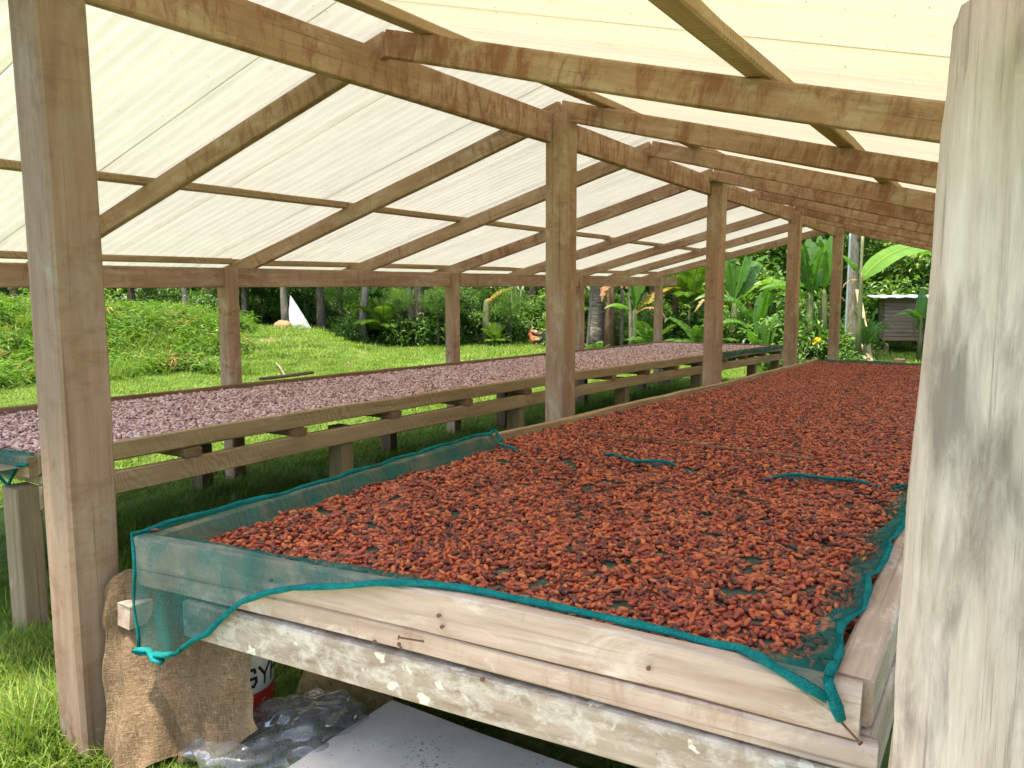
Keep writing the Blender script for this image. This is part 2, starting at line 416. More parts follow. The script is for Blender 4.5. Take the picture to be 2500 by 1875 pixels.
M_TIN = plain('zinc_roofing', (.46, .48, .48), .5, .3, 4)
M_BROWNBOARD = plain('brown_fibreboard', (.36, .24, .13), .8, .2, 14)
M_STONE = plain('reddish_stone', (.30, .17, .09), .9, .1, 9)
M_YELLOW = plain('yellow_petal', (.75, .60, .03), .6, .2)
M_PVC = plain('pale_blue_pole', (.26, .32, .31), .5, .3, 4)
M_BAMBOO = plain('bamboo', (.22, .22, .09), .5, .4, 5)
M_LOG = bark('felled_log', (.18, .10, .06), (.34, .21, .14), (.50, .36, .27))

def sheetmat():
    k = NT('grey_painted_sheet')
    n = k.noise(k.coords((1, 1, 1), False), 5, 6, .65)
    col = k.ramp(n, [(.35, (.50, .475, .40)), (.65, (.64, .605, .51))])
    sp = k.noise(k.coords((1, 1, 1), False), 85, 3, .75)
    zone = k.noise(k.coords((1, 1, 1), False), 3.5, 3)
    m = k.N('ShaderNodeMath', operation='MULTIPLY_ADD', i_0=zone, i_1=.35, i_2=sp)
    col = k.mix(k.ramp(m.outputs[0], [(.83, 0.0), (.87, .9)]), col, (.07, .06, .05))
    st = k.noise(k.coords((2, 9, 2), False), 2.0, 5, .6)
    col = k.mix(k.ramp(st, [(.55, 0.0), (.75, .5)]), col, (.52, .47, .36))
    return k.done(k.bsdf(col, .75, n, .1, .01, .15))
M_SHEET = sheetmat()
def plasticmat():
    k = NT('clear_plastic_film')
    n = k.noise(k.coords((1, 1, 1), False), 14, 4, .6)
    g = k.N('ShaderNodeBsdfGlossy', i_Color=(.95, .95, 1, 1), i_Roughness=.06)
    d = k.N('ShaderNodeBsdfDiffuse', i_Color=(.50, .50, .50, 1))
    tl = k.N('ShaderNodeBsdfTranslucent', i_Color=(.60, .60, .60, 1))
    t = k.N('ShaderNodeBsdfTransparent', i_Color=(.93, .94, .95, 1))
    dd = k.N('ShaderNodeMixShader', i_0=.5, i_1=d.outputs[0], i_2=tl.outputs[0])
    a = k.N('ShaderNodeMixShader', i_0=k.ramp(n, [(.35, .22), (.7, .50)]), i_1=t.outputs[0], i_2=dd.outputs[0])
    fr = k.N('ShaderNodeLayerWeight', i_Blend=.35)
    fm = k.N('ShaderNodeMath', operation='MULTIPLY_ADD', i_0=fr.outputs['Fresnel'], i_1=.22, i_2=.03)
    return k.done(k.N('ShaderNodeMixShader', i_0=fm.outputs[0], i_1=a.outputs[0], i_2=g.outputs[0]))
M_FILM = plasticmat()
def groundmat():
    k = NT('grassy_ground')
    v = k.coords((1, 1, 1), False)
    n = k.noise(v, 1.1, 6, .65); f = k.noise(v, 22, 5, .7); mid = k.noise(v, 4.5, 5, .65)
    g = k.ramp(f, [(.3, (.045, .085, .014)), (.5, (.085, .14, .026)), (.72, (.15, .20, .05))])
    soil = k.ramp(f, [(.3, (.13, .085, .045)), (.55, (.25, .175, .095)), (.75, (.36, .28, .16))])
    m = k.N('ShaderNodeMath', operation='MULTIPLY_ADD', i_0=mid, i_1=.5, i_2=n)
    col = k.mix(k.ramp(m.outputs[0], [(.80, 0.0), (.94, .85)]), g, soil)
    return k.done(k.bsdf(col, .95, f, .8, .03, .1))
M_GROUND = groundmat()

# ------------------------------------------------------------------ the ground
def axis(lo, hi, flo, fhi, fine, grow=1.22):
    xs = list(np.arange(flo, fhi + 1e-6, fine)); s = fine
    x = xs[-1]
    while x < hi: s *= grow; x += s; xs.append(x)
    s = fine; x = xs[0]; pre = []
    while x > lo: s *= grow; x -= s; pre.append(x)
    return pre[::-1] + xs
gx = axis(-260, 260, -24, 14, .42); gy = axis(-120, 260, 0, 30, .42)
V = [(x, y, gz(x, y)) for y in gy for x in gx]; n = len(gx)
F = [[j * n + i, j * n + i + 1, (j + 1) * n + i + 1, (j + 1) * n + i] for j in range(len(gy) - 1) for i in range(n - 1)]
obj('ground', mesh_of('ground', V, F, [M_GROUND], smooth=True), kind='structure')

# ------------------------------------------------------------------ the open shed
shed = empty('drying_shed', (-2.41, 1.27, 0), 'long open timber shed with a pale translucent corrugated roof over the drying tables', 'shed')
RY = [4.31, 7.29, 10.38, 13.25]                            # ridge posts
LY = [4.05, 7.02, 10.05, 13.05]                            # left eave posts
APEX = [(1.24, 2.645), (2.727, 2.655), (4.313, 2.668), (5.719, 2.65), (7.182, 2.64), (8.779, 2.628), (10.338, 2.605), (11.8, 2.595), (13.25, 2.58)]
apexz = lambda y: interp(APEX, y)
beamz = lambda y: 1.54 + .008 * (y - 3) if y > 3 else 1.54  # underside of the left eave beam
SL, SR = .262, .268
def post(x, y, z0, z1, w, d, mat, lean=(0, 0), **kw):
    return timber('post', [(x, y, z0), (x + lean[0] * .5, y + lean[1] * .5, (z0 + z1) / 2), (x + lean[0], y + lean[1], z1)], w, d, mat, shed, up=(0, 1, 0), ch=.009, wob=.004, seg=.5, **kw)
# the two posts at the near end and the ridge row
post(-2.415, 1.262, -.3, 2.58, .15, .15, M_POSTG, label='thick stained ridge post at the near end of the shed')
for y in RY: post(-2.41, y, gz(-2.41, y) - .3, apexz(y) - .085, .145, .145, M_BEAM if y > 6 else M_POST)
for y in [1.2] + LY: post(-5.31, y, gz(-5.3, y) - .3, beamz(y) + .155, .125, .125, M_BEAM, lean=(-.01, 0))
for y in RY: post(.02, y, gz(0, y) - .3, 1.93 - .004 * y, .13, .13, M_BEAM)
# the bleached near right post: hewn, slightly waved outline and a sloping top
def hewn_post():
    P = []; V = []; F = []; zs = np.linspace(-.3, 1.9, 26); k = 14
    for i, z in enumerate(zs):
        for j in range(k):
            a = 2 * math.pi * (j + .5) / k
            cx, cy = math.cos(a), math.sin(a)
            e = 1 / max(abs(cx), abs(cy)) ** .72
            w = (.097 + .036 * min(1, max(0, 1.55 - z) / 1.3)) * (1 + .04 * math.sin(z * 5 + j) + .03 * math.sin(z * 11 + 2 * j)) - .012 * max(0, z - .4)
            x = cx * e * w; y = cy * e * .075 * (1 + .03 * math.sin(z * 7 + j * 1.7))
            zz = z
            if i >= len(zs) - 2: zz += x * .35
            V.append((x + .006 * math.sin(z * 3.1), y, zz))
    for i in range(len(zs) - 1):
        for j in range(k): F.append([i * k + j, i * k + (j + 1) % k, (i + 1) * k + (j + 1) % k, (i + 1) * k + j])
    F.append([(len(zs) - 1) * k + j for j in range(k)])
    # local X must run along the post for the grain
    Mr = Matrix(((0, 0, 1, 0), (0, 1, 0, 0), (-1, 0, 0, 0), (0, 0, 0, 1)))
    Vl = [Mr @ Vector(v) for v in V]
    me = mesh_of('post', Vl, F, [M_RPOST])
    me.polygons.foreach_set('use_smooth', np.ones(len(F), dtype=bool))
    return obj('post', me, shed, Matrix.Translation((-.014, 1.285, 0)) @ Mr.inverted(), label='bleached grey white post at the near right corner')
hewn_post()
timber('eave_beam', [(-5.31, .75, 1.615), (-5.31, 3.0, 1.618), (-5.31, 7, 1.648), (-5.31, 13.86, 1.70)], .05, .155, M_BEAM, shed)
timber('eave_beam', [(.115, .75, 1.86), (.115, 13.86, 1.80)], .05, .15, M_BEAM, shed)
timber('ridge_beam', [(-2.465, .8, 2.478), (-2.465, 4.3, 2.50)], .05, .175, M_RIDGE, shed, wob=.002)
timber('ridge_beam', [(-2.465, 4.302, 2.492), (-2.465, 7.28, 2.485)], .05, .165, M_RIDGE, shed, wob=.002)
timber('ridge_beam', [(-2.465, 7.282, 2.487), (-2.465, 10.38, 2.48), (-2.465, 13.3, 2.46)], .05, .16, M_RIDGE, shed, wob=.002)
for y, z in APEX:
    t = .046; h = .116
    xo = rnd.uniform(-.015, .015)
    zl = beamz(y) + .155 + h / 2 + .004
    timber('rafter', [(-2.417, y, z - h / 2), (-5.31, y + xo, zl), (-5.98, y + xo, zl - .67 * SL)], t, h, M_BEAM, shed, wob=.002, bite=.012)
    timber('rafter', [(-2.413, y + .004, z - h / 2), (-.9, y + .004, z - h / 2 - 1.513 * SR - .006), (.42, y, z - h / 2 - 2.833 * SR)], t, h, M_RIDGE, shed, wob=.002)
# purlins lie on the rafters
pl = lambda x, y: apexz(y) + (beamz(y) + .271 - apexz(y)) * (-2.415 - x) / 2.895 + .004
pr = lambda x, y: apexz(y) - SR * (x + 2.415)
def purlin(x0, x1, y0, y1, f, w=.07, h=.045):
    ys = [y0] + [y for y, _ in APEX if y0 + .2 < y < y1 - .2] + [y1]
    pts = [(x0 + (x1 - x0) * (y - y0) / (y1 - y0), y, f(x0 + (x1 - x0) * (y - y0) / (y1 - y0), y) + h / 2 + .004) for y in ys]
    timber('purlin', pts, w, h, M_RAIL, shed, wob=.002, bite=.014)
for s in ((.85, 4.31), (4.33, 8.75), (8.77, 13.85)):
    purlin(-4.275, -4.275 + .03 * (s[0] > 4), *s, pl); purlin(-5.62, -5.60, *s, pl, .06, .05)
purlin(-2.66, -2.66, .85, 7.15, pl); purlin(-2.66, -2.66, 7.2, 13.85, pl)
purlin(-2.27, -2.06, .85, 5.7, pr); purlin(-2.05, -2.05, 5.72, 13.85, pr)
purlin(-.775, -.775, .85, 7.15, pr, .075, .05); purlin(-.76, -.76, 7.2, 13.85, pr, .075, .05)
purlin(.34, .34, .85, 7.15, pr); purlin(.34, .34, 7.2, 13.85, pr)
# corrugated sheets, one object each, overlapping by a rib
def roof_sheet(y0, w, side, mat, lift):
    nr = 11; k = 6; V = []; F = []
    zt = .078
    for i in range(nr * k + 1):
        y = y0 + w * i / (nr * k)
        c = .0135 * math.sin(2 * math.pi * i / k)
        for s in range(5):
            t = s / 4
            if side < 0:
                x = -2.40 + (-6.12 + 2.40) * t
                e = beamz(y) + .155 + .116
                z = apexz(y) + (e - apexz(y)) * (-2.415 - x) / (5.31 - 2.415)
            else:
                x = -2.43 + (.52 + 2.43) * t; z = pr(x, y)
            V.append((x, y - y0, z + zt + c + lift + rnd.uniform(-.001, .001)))
    for i in range(nr * k):
        for s in range(4): F.append([i * 5 + s, i * 5 + s + 1, (i + 1) * 5 + s + 1, (i + 1) * 5 + s])
    obj('roof_sheet', mesh_of('roof_sheet', V, F, [mat], smooth=True), shed, Matrix.Translation((0, y0, 0)))
y = .80; i = 0
while y < 13.7:
    roof_sheet(y, .86, -1, M_ROOFL, .006 * (i % 2)); roof_sheet(y, .86, 1, M_ROOFR, .006 * (i % 2))
    y += .836; i += 1

# ------------------------------------------------------------------ the two drying tables
RZT = [(1.30, .737), (1.85, .747), (2.25, .757), (2.7, .757), (3.29, .766), (4.28, .743), (6.2, .695), (7.2, .663), (11.3, .587)]
rz = lambda y: interp(RZT, y)
BED = .056
EA = Vector((-2.275, 1.3434, 0)); EB = Vector((-.204, 1.551, 0)); ED = (EB - EA).normalized(); EN = Vector((-ED.y, ED.x, 0))
def endp(x, z, off=0.0):
    """a point on the outer face of the near end of the right table; off < 0 is towards the viewer"""
    t = (x - EA.x - EN.x * off) / ED.x
    p = EA + ED * t + EN * off
    return Vector((p.x, p.y, z))
endtop = lambda x: interp([(-2.28, .738), (-1.9, .752), (-1.26, .766), (-.58, .759), (-.2, .745)], x)
right = empty('drying_table', (-1.25, 6.3, gz(-1.25, 6.3)), 'long raised timber drying table on the right, covered in reddish brown wet cocoa beans', 'drying table', 'bean drying tables under the shed')
lastY = 11.3
timber('side_rail', [(-2.266, 1.385, rz(1.4) - .045), (-2.266, 1.85, rz(1.85) - .045), (-2.266, 3.29, rz(3.29) - .045)], .045, .09, M_RAIL, right, bite=.01)
timber('side_rail', [(-2.266, 3.295, rz(3.29) - .047)] + [(-2.266, q, rz(q) - .047) for q in (4.28, 5.3, 6.2, 7.2)], .045, .09, M_RAIL, right, bite=.008)
timber('side_rail', [(-2.266, 7.205, rz(7.2) - .046), (-2.266, 11.3, rz(11.3) - .045)], .045, .09, M_RAIL, right)
timber('side_rail', [(-.227, 1.598, .742 - .05), (-.227, 3.3, rz(3.3) - .05)], .078, .10, M_GREY, right, bite=.02, wob=.005)
timber('lower_rail', [(-.215, 1.598, .572), (-.215, 3.3, .572)], .07, .135, M_GREY, right, wob=.004)
timber('side_rail', [(-.215, 3.305, rz(3.3) - .047), (-.215, 7.2, rz(7.2) - .047), (-.215, 11.3, rz(11.3) - .047)], .05, .09, M_RAIL, right)
T2 = .046
def endboard(x0, x1, zt, zb, mat, off=0.0, th=T2, **kw):
    xs = np.linspace(x0, x1, 7)
    pts = [endp(x, (zt(x) + zb(x)) / 2, off + th / 2) for x in xs]
    return timber('end_board', pts, th, sum(zt(x) - zb(x) for x in xs) / 7, mat, right, seg=.2, wob=.0025, **kw)
l1 = lambda x: interp([(-2.28, .644), (-1.506, .659), (-.57, .639), (-.2, .627)], x)
l2 = lambda x: interp([(-2.28, .588), (-1.509, .586), (-.567, .572), (-.17, .566)], x)
l3 = lambda x: interp([(-2.28, .477), (-2.036, .471), (-1.46, .463), (-.64, .455), (-.15, .45)], x)
endboard(-2.275, -.205, endtop, lambda x: l1(x) + .0015, M_GREY, bite=.02)
endboard(-2.275, -.172, lambda x: l1(x) - .0015, lambda x: l2(x) + .003, M_GREY, .004)
endboard(-2.06, -.02, lambda x: l2(x) - .006, l3, M_LICHEN, -.008, .055)
timber('support_beam', [(-2.275, 1.290, .508), (-2.29, 7, .42), (-2.29, 11.2, .35)], .085, .077, M_GREY, right)
timber('support_beam', [(-.30, 1.60, .46), (-.30, 11.2, .33)], .085, .08, M_GREY, right)
def nail(p0, p1):
    b = MB(); p0 = Vector(p0); p1 = Vector(p1); d = (p1 - p0).normalized()
    b.tube([p0 - p0, p1 - p0], .0026, 6); b.tube([p1 - p0 - d * .001, p1 - p0 + d * .002], .0055, 7)
    return obj('nail', b.mesh('nail', [M_RUST]), right, Matrix.Translation(p0))
for a, b_ in (((-1.362, .592), (-1.322, .617)), ((-1.272, .593), (-1.247, .626)), ((-1.203, .627), (-1.247, .644)), ((-.25, .680), (-.196, .655))):
    nail(endp(a[0], a[1], .004), endp(b_[0], b_[1], -.035))
for a in ((-1.151, .705), (-1.142, .678), (-1.03, .568), (-.62, .69), (-1.7, .70)):
    nail(endp(a[0], a[1], .01), endp(a[0] + .003, a[1] + .006, -.010))
for q in np.arange(2.0, 11.2, .82):
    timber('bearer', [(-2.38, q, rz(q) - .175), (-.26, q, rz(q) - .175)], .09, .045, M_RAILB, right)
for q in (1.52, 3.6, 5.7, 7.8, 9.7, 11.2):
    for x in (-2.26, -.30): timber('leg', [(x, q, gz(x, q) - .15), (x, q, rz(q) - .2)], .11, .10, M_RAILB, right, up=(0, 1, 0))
def bed(name, xa, xb, zf, ys, parent, off=None):
    xs = np.linspace(0, 1, 9); V = []; F = []
    for q in ys:
        for s in xs: V.append((xa(q) + (xb(q) - xa(q)) * s, q, zf(q)))
    m = len(xs)
    for j in range(len(ys) - 1):
        for i in range(m - 1): F.append([j * m + i, j * m + i + 1, (j + 1) * m + i + 1, (j + 1) * m + i])
    return obj(name, mesh_of(name, V, F, [M_BED], smooth=True), parent)
bed('mesh_bed', lambda q: -2.25, lambda q: -.235, lambda q: rz(q) - BED - .004, np.arange(1.66, 11.31, .25), right)
_bV = [endp(x, endtop(x) - BED - .004, .04) for x in (-2.25, -.235)] + [Vector((-.235, 1.66, rz(1.66) - BED - .004)), Vector((-2.25, 1.66, rz(1.66) - BED - .004))]
obj('mesh_bed', mesh_of('mesh_bed', _bV, [[0, 1, 2, 3]], [M_BED]), right)
timber('end_board', [(-2.25, 11.30, rz(11.3) - .05), (-.2, 11.36, rz(11.3) - .05)], .04, .08, M_RAILB, right)

LZT = [(1.4, .817), (2, .808), (2.65, .799), (3.55, .786), (5.75, .755), (6.6, .742), (9.2, .705), (13.15, .65)]
LXT = [(1.4, -3.478), (2, -3.50), (2.65, -3.535), (3.55, -3.564), (5.75, -3.551), (6.64, -3.534), (9.2, -3.40), (13.15, -3.156)]
lz = lambda y: interp(LZT, y); lx = lambda y: interp(LXT, y)
left = empty('drying_table', (-4.3, 7.2, gz(-4.3, 7.2)), 'long raised timber drying table on the left, covered in pale pinkish brown dry cocoa beans', 'drying table', 'bean drying tables under the shed')
for seg in ((1.66, 5.725), (5.73, 9.85), (9.855, 13.1)):
    ys = [seg[0]] + [q for q in (2, 2.65, 3.55, 4.6, 6.6, 7.6, 9.2, 11) if seg[0] + .1 < q < seg[1] - .1] + [seg[1]]
    timber('side_rail', [(lx(q) - .022, q, lz(q) - .045) for q in ys], .044, .09, M_RAIL, left, bite=.006)
    timber('lower_rail', [(lx(q) - .022, q, lz(q) - .190) for q in ys], .05, .105, M_RAIL, left, bite=.008)
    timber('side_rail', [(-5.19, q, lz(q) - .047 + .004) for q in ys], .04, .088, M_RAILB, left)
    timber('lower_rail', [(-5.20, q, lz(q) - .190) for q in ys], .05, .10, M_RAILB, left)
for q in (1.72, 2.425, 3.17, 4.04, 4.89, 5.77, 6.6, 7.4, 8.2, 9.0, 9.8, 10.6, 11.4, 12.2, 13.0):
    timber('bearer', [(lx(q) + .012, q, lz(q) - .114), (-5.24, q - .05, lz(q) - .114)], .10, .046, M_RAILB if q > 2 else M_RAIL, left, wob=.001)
for q in (1.62, 3.6, 5.7, 7.75, 9.8, 11.9, 13.0):
    for x in (lx(q) - .085, -5.12):
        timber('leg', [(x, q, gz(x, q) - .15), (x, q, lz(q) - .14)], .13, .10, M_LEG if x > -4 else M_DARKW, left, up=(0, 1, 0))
timber('end_board', [(-3.502, 1.64, .762), (-5.2, 1.45, .765)], .042, .09, M_RAIL, left, bite=.02)
timber('end_board', [(-3.15, 13.12, .60), (-5.2, 13.06, .60)], .04, .09, M_RAILB, left)
bed('mesh_bed', lambda q: -5.17, lambda q: lx(q) - .04, lambda q: lz(q) - .05, np.arange(1.5, 13.11, .3), left)
tag(timber('loose_board', [(-5.20, 4.25, .800), (-5.205, 4.5, .799), (-5.20, 4.80, .806)], .06, .022, M_DARKW, None, bite=.02), 'short dark rough board lying on the far rail of the left table', 'board')
tag(timber('wood_offcut', [(-3.71, 1.585, .80), (-4.3, 1.52, .806)], .05, .068, M_GREY, None, wob=.006, ch=.012), 'weathered grey timber offcut weighing down the net at the near end of the left table', 'timber offcut')

# ------------------------------------------------------------------ shade nets
HEMF = [(-2.292, -.062, .36), (-2.2, -.065, .372), (-2.11, -.026, .40), (-2.02, -.024, .465), (-1.96, -.022, .50), (-1.84, -.018, .607), (-1.73, -.016, .662), (-1.63, -.016, .694),
        (-1.435, -.016, .734), (-1.32, -.010, .765), (-1.22, .022, .774), (-1.1, .050, .770), (-.85, .055, .766), (-.6, .056, .760), (-.50, .060, .748), (-.44, .052, .756), (-.40, .016, .764),
        (-.352, -.014, .750), (-.30, -.018, .728), (-.262, -.018, .712)]
hemf = lambda x: (float(np.interp(x, [h[0] for h in HEMF], [h[1] for h in HEMF])), float(np.interp(x, [h[0] for h in HEMF], [h[2] for h in HEMF])))
HXL = [(1.3, -2.292), (1.65, -2.290), (1.85, -2.262), (2.0, -2.247), (2.35, -2.250), (2.55, -2.272), (2.8, -2.276), (3.05, -2.282), (3.2, -2.276), (3.3, -2.24)]
HXR = [(1.45, -.262), (1.64, -.262), (1.80, -.285), (1.89, -.275), (1.95, -.256), (2.04, -.262), (2.136, -.285), (2.26, -.257), (2.4, -.262), (2.5, -.278), (2.635, -.252), (2.9, -.27), (3.1, -.255), (3.5, -.26)]
BKY = [(-2.3, 3.30), (-2.24, 3.29), (-2.148, 3.16), (-2.0, 3.20), (-1.83, 3.24), (-1.66, 3.31), (-1.4, 3.2), (-1.27, 3.26), (-1.07, 3.22), (-.9, 3.22), (-.6, 3.32), (-.24, 3.43)]
QB = [(-2.3, .165), (-1.9, .185), (-1.5, .185), (-1.25, .12), (-1.1, .09), (-.2, .085)]
def netz(x, y, q):
    b = rz(y) - BED + .003
    zt = endtop(x) + .009
    qb = interp(QB, x)
    p = zt if q <= T2 else zt + (b - zt) * min(1, (q - T2) / max(qb - T2, .02))
    t = rz(y) + .009
    l = t if x <= -2.246 else t + (b - t) * min(1, (x + 2.246) / .045)
    rr = interp(HXR, y)
    r_ = b if x < rr - .055 else b + (rz(y) + .004 - b) * min(1, (x - rr + .055) / .05)
    return max(b, p if q < qb else b, l, r_)
def near_net():
    colf = [0, .018, .036, .055, .08] ; nx = 46
    V = []; idx = []
    qrows = [T2, .065, .09, .12, .15, .185, .23] + list(np.arange(.30, 1.95, .09)) + [2.0]
    for c in range(nx):
        if c < 5: off = colf[c]; f = None
        else: f = (c - 5) / (nx - 6)
        def X(y):
            l = interp(HXL, y); r_ = interp(HXR, y)
            return l + off if f is None else (l + .10) + (r_ - l - .10) * (f ** .95)
        x0 = X(1.45) if c < nx - 1 else -.262
        col = []
        qh, zh = hemf(x0); zt = endtop(x0) + .009
        for s in range(9):
            t = s / 8
            if qh < 0:
                z = zh + (zt - zh) * t
                depth = (zt - z)
                q = qh * min(1, .55 + .45 * depth / .06) - .010 * depth / .3 * (1 + math.sin(x0 * 37 + 2 * depth)) - (.035 * depth if x0 < -2.1 else 0)
                xx = x0 + .03 * depth * math.sin(x0 * 25) + (-.012 * depth / .4 if x0 < -2.25 else 0)
                if x0 < -1.9: xx += .012 * math.sin(depth * 22) * depth / .35
                kq = 1 + q / 1.345; xx *= kq; z = 1.5 - (1.5 - z) * kq
            else:
                q = qh + (max(T2, qh + .008) - qh) * t; z = zh + (max(netz(x0, 1.5, q), zh - .01) - zh) * t; xx = x0
            col.append(endp(xx, z, q))
        qs = max(T2, qh + .008) if qh > 0 else 0
        for q in qrows:
            qq = max(q, qs + .002 * (q / 2))
            yb = interp(BKY, x0) - endp(x0, 0).y
            qq = min(qq, yb) if q < 1.99 else yb
            p = endp(x0, 0, qq); x = X(p.y) if c < nx - 1 else interp(HXR, p.y)
            p = endp(x, 0, qq)
            p.z = netz(x, p.y, qq) + .0025 * math.sin(p.y * 23 + x * 9) * (1 if x > -2.2 else 1.6)
            if c >= nx - 3 and p.y > 1.6: p.z += .010 * math.sin(p.y * 19) + .006
            if q > 1.99: p.z += max(0, .014 + .022 * math.sin(x * 8.2 + .6) + .008 * math.sin(x * 23))
            col.append(p)
        idx.append(col)
    m = len(idx[0])
    for col in idx: V += col
    F = [[c * m + r_, (c + 1) * m + r_, (c + 1) * m + r_ + 1, c * m + r_ + 1] for c in range(nx - 1) for r_ in range(m - 1)]
    fm = [1 if (3 < c < nx - 4 and 13 < r_ < m - 2) else 0 for c in range(nx - 1) for r_ in range(m - 1)]
    net = obj('shade_net', mesh_of('shade_net', V, F, [M_NET, M_NETF], fm, smooth=True))
    b = MB()
    front = [c[0] for c in idx]; lft = idx[0]; back = [c[-1] for c in idx]; rgt = idx[-1]
    up = Vector((0, 0, .003))
    b.tube([p + up for p in lft], [.0085 + .0025 * math.sin(i * 1.7) * math.sin(i * .6) for i in range(len(lft))], 7, flat=.55); b.tube([p + EN * -.004 for p in front], [.0140 + .003 * math.sin(i * .9) * math.sin(i * 2.3) for i in range(nx)], 8, flat=.62)
    b.tube([p + up for p in back], .009, 6, flat=.7); b.tube([p + up * 2 for p in rgt[8:]], [.0095 + .003 * math.sin(i * 1.9) for i in range(len(rgt) - 8)], 7, flat=.5)
    tail = [rgt[10] + Vector((-.004, 0, .012)), endp(-.262, .752, -.006), endp(-.250, .728, -.020), endp(-.240, .706, -.024), endp(-.232, .684, -.022)]
    b.tube(tail, [.008, .010, .0125, .014, .010], 8, flat=.6)
    fold = []
    for i, p in enumerate(rgt[9:]):
        w_ = .030 + .016 * math.sin(i * 1.35) + .008 * math.sin(i * 3.1); hh = .012 + .010 * math.sin(i * 1.9 + 1)
        fold += [p + Vector((-w_ * 1.25, 0, .004)), p + Vector((-w_ * .8, .004, hh)), p + Vector((-w_ * .3, -.003, hh * 1.35)), p + Vector((.004, 0, .007))]
    nf = len(fold) // 4
    obj('folded_edge', mesh_of('folded_edge', fold, [[i * 4 + j, i * 4 + j + 1, i * 4 + j + 5, i * 4 + j + 4] for i in range(nf - 1) for j in range(3)], [M_NET], smooth=True), net)
    fl = [endp(-.375, .758, -.004), endp(-.345, .742, -.019), endp(-.300, .722, -.024), endp(-.262, .704, -.026), endp(-.236, .690, -.024), endp(-.300, .762, -.002), endp(-.272, .756, -.004), endp(-.252, .735, -.016)]
    obj('corner_flap', mesh_of('corner_flap', fl, [[0, 1, 5], [1, 2, 6, 5], [2, 3, 7, 6], [3, 4, 7]], [M_NET], smooth=True), net)
    c0 = front[0]
    b.tube([c0 + Vector((-.006, -.01, .004)), c0 + Vector((.04, -.014, .020)), c0 + Vector((.075, -.012, .026)), c0 + Vector((.10, -.016, .004)), c0 + Vector((.135, -.012, .006))], .0115, 7, flat=.7)
    obj('hem', b.mesh('hem', [M_HEM], True), net)
    tag(net, 'teal shade net with rolled hem draped over the near end of the right table', 'shade net')
near_net()
def strip_net(rows, label):
    """rows: list of point lists"""
    m = len(rows[0]); V = [p for r_ in rows for p in r_]
    F = [[j * m + i, j * m + i + 1, (j + 1) * m + i + 1, (j + 1) * m + i] for j in range(len(rows) - 1) for i in range(m - 1)]
    o = obj('shade_net', mesh_of('shade_net', V, F, [M_NET], smooth=True))
    b = MB(); b.tube([Vector(p) for p in rows[0]], .007, 6); obj('hem', b.mesh('hem', [M_HEM], True), o)
    return tag(o, label, 'shade net')
# near end of the left table
xs = np.linspace(-5.2, -3.485, 24); rows = []
ey = lambda x: 1.64 + (x + 3.502) * .112
for k, (q, z) in enumerate([(-.030, None), (-.027, .80), (-.022, .812), (.03, .815), (.06, .79), (.12, .775), (.3, .772)]):
    r_ = []
    for x in xs:
        zz = z
        if z is None:
            zz = .778 + .012 * math.sin(x * 9)
            if -3.74 < x < -3.57: zz = .778 - .115 * math.sin((x + 3.74) / .17 * math.pi)
        r_.append((x, ey(x) + q, zz))
    rows.append(r_)
strip_net(rows, 'dark teal shade net folded over the near end of the left table')
rows = []
for dx, dz in ((.012, -.055), (.010, -.02), (.008, .004), (-.03, .007), (-.06, -.04)):
    rows.append([(lx(q) + dx + .003 * math.sin(q * 9), q, lz(q) + dz + (.010 * math.sin(q * 4) if dz < -.05 else 0)) for q in np.arange(9.95, 13.1, .15)])
strip_net(rows, 'dark teal shade net folded over the far end rail of the left table')
rows = []
for q, z in ((11.38, -.02), (11.36, .000), (11.28, .002), (11.2, -.04), (10.9, -.05)):
    rows.append([(x, q, rz(11.3) + z + .006 * math.sin(x * 7)) for x in np.linspace(-2.2, -.24, 18)])
strip_net(rows, 'faded teal shade net strip across the far end of the right table')

# ------------------------------------------------------------------ cocoa beans
def bean_mesh(i, mat, L=.0265, W=.0140, T=.0106):
    r_ = random.Random(50 + i); V = []; F = []; ns, nr = 8, 8
    bend = r_.uniform(-.05, .05); tp = r_.uniform(.0, .16); L *= r_.uniform(.9, 1.08); W *= r_.uniform(.9, 1.1); T *= r_.uniform(.85, 1.15)
    V.append((-L / 2, 0, 0))
    for a in range(1, nr):
        t = a / nr; ang = math.pi * t; x = -math.cos(ang) * L / 2
        k = math.sin(ang) ** .74 * (1 - tp * (t - .5))
        for s in range(ns):
            b = 2 * math.pi * s / ns
            V.append((x, math.cos(b) * W / 2 * k + bend * L * (math.sin(ang) - .5) * .5, math.sin(b) * T / 2 * k * (1 + .12 * math.sin(3 * b + i))))
    V.append((L / 2, 0, 0))
    for s in range(ns): F.append([0, 1 + (s + 1) % ns, 1 + s])
    for a in range(nr - 2):
        for s in range(ns): F.append([1 + a * ns + s, 1 + a * ns + (s + 1) % ns, 1 + (a + 1) * ns + (s + 1) % ns, 1 + (a + 1) * ns + s])
    e = len(V) - 1; o = 1 + (nr - 2) * ns
    for s in range(ns): F.append([o + s, o + (s + 1) % ns, e])
    return mesh_of('cocoa_bean', V, F, [mat], smooth=True)
def proto_collection(name, meshes):
    c = bpy.data.collections.new(name)
    for i, me in enumerate(meshes):
        c.objects.link(bpy.data.objects.new('%s_%02d' % (name, i), me))
    return c
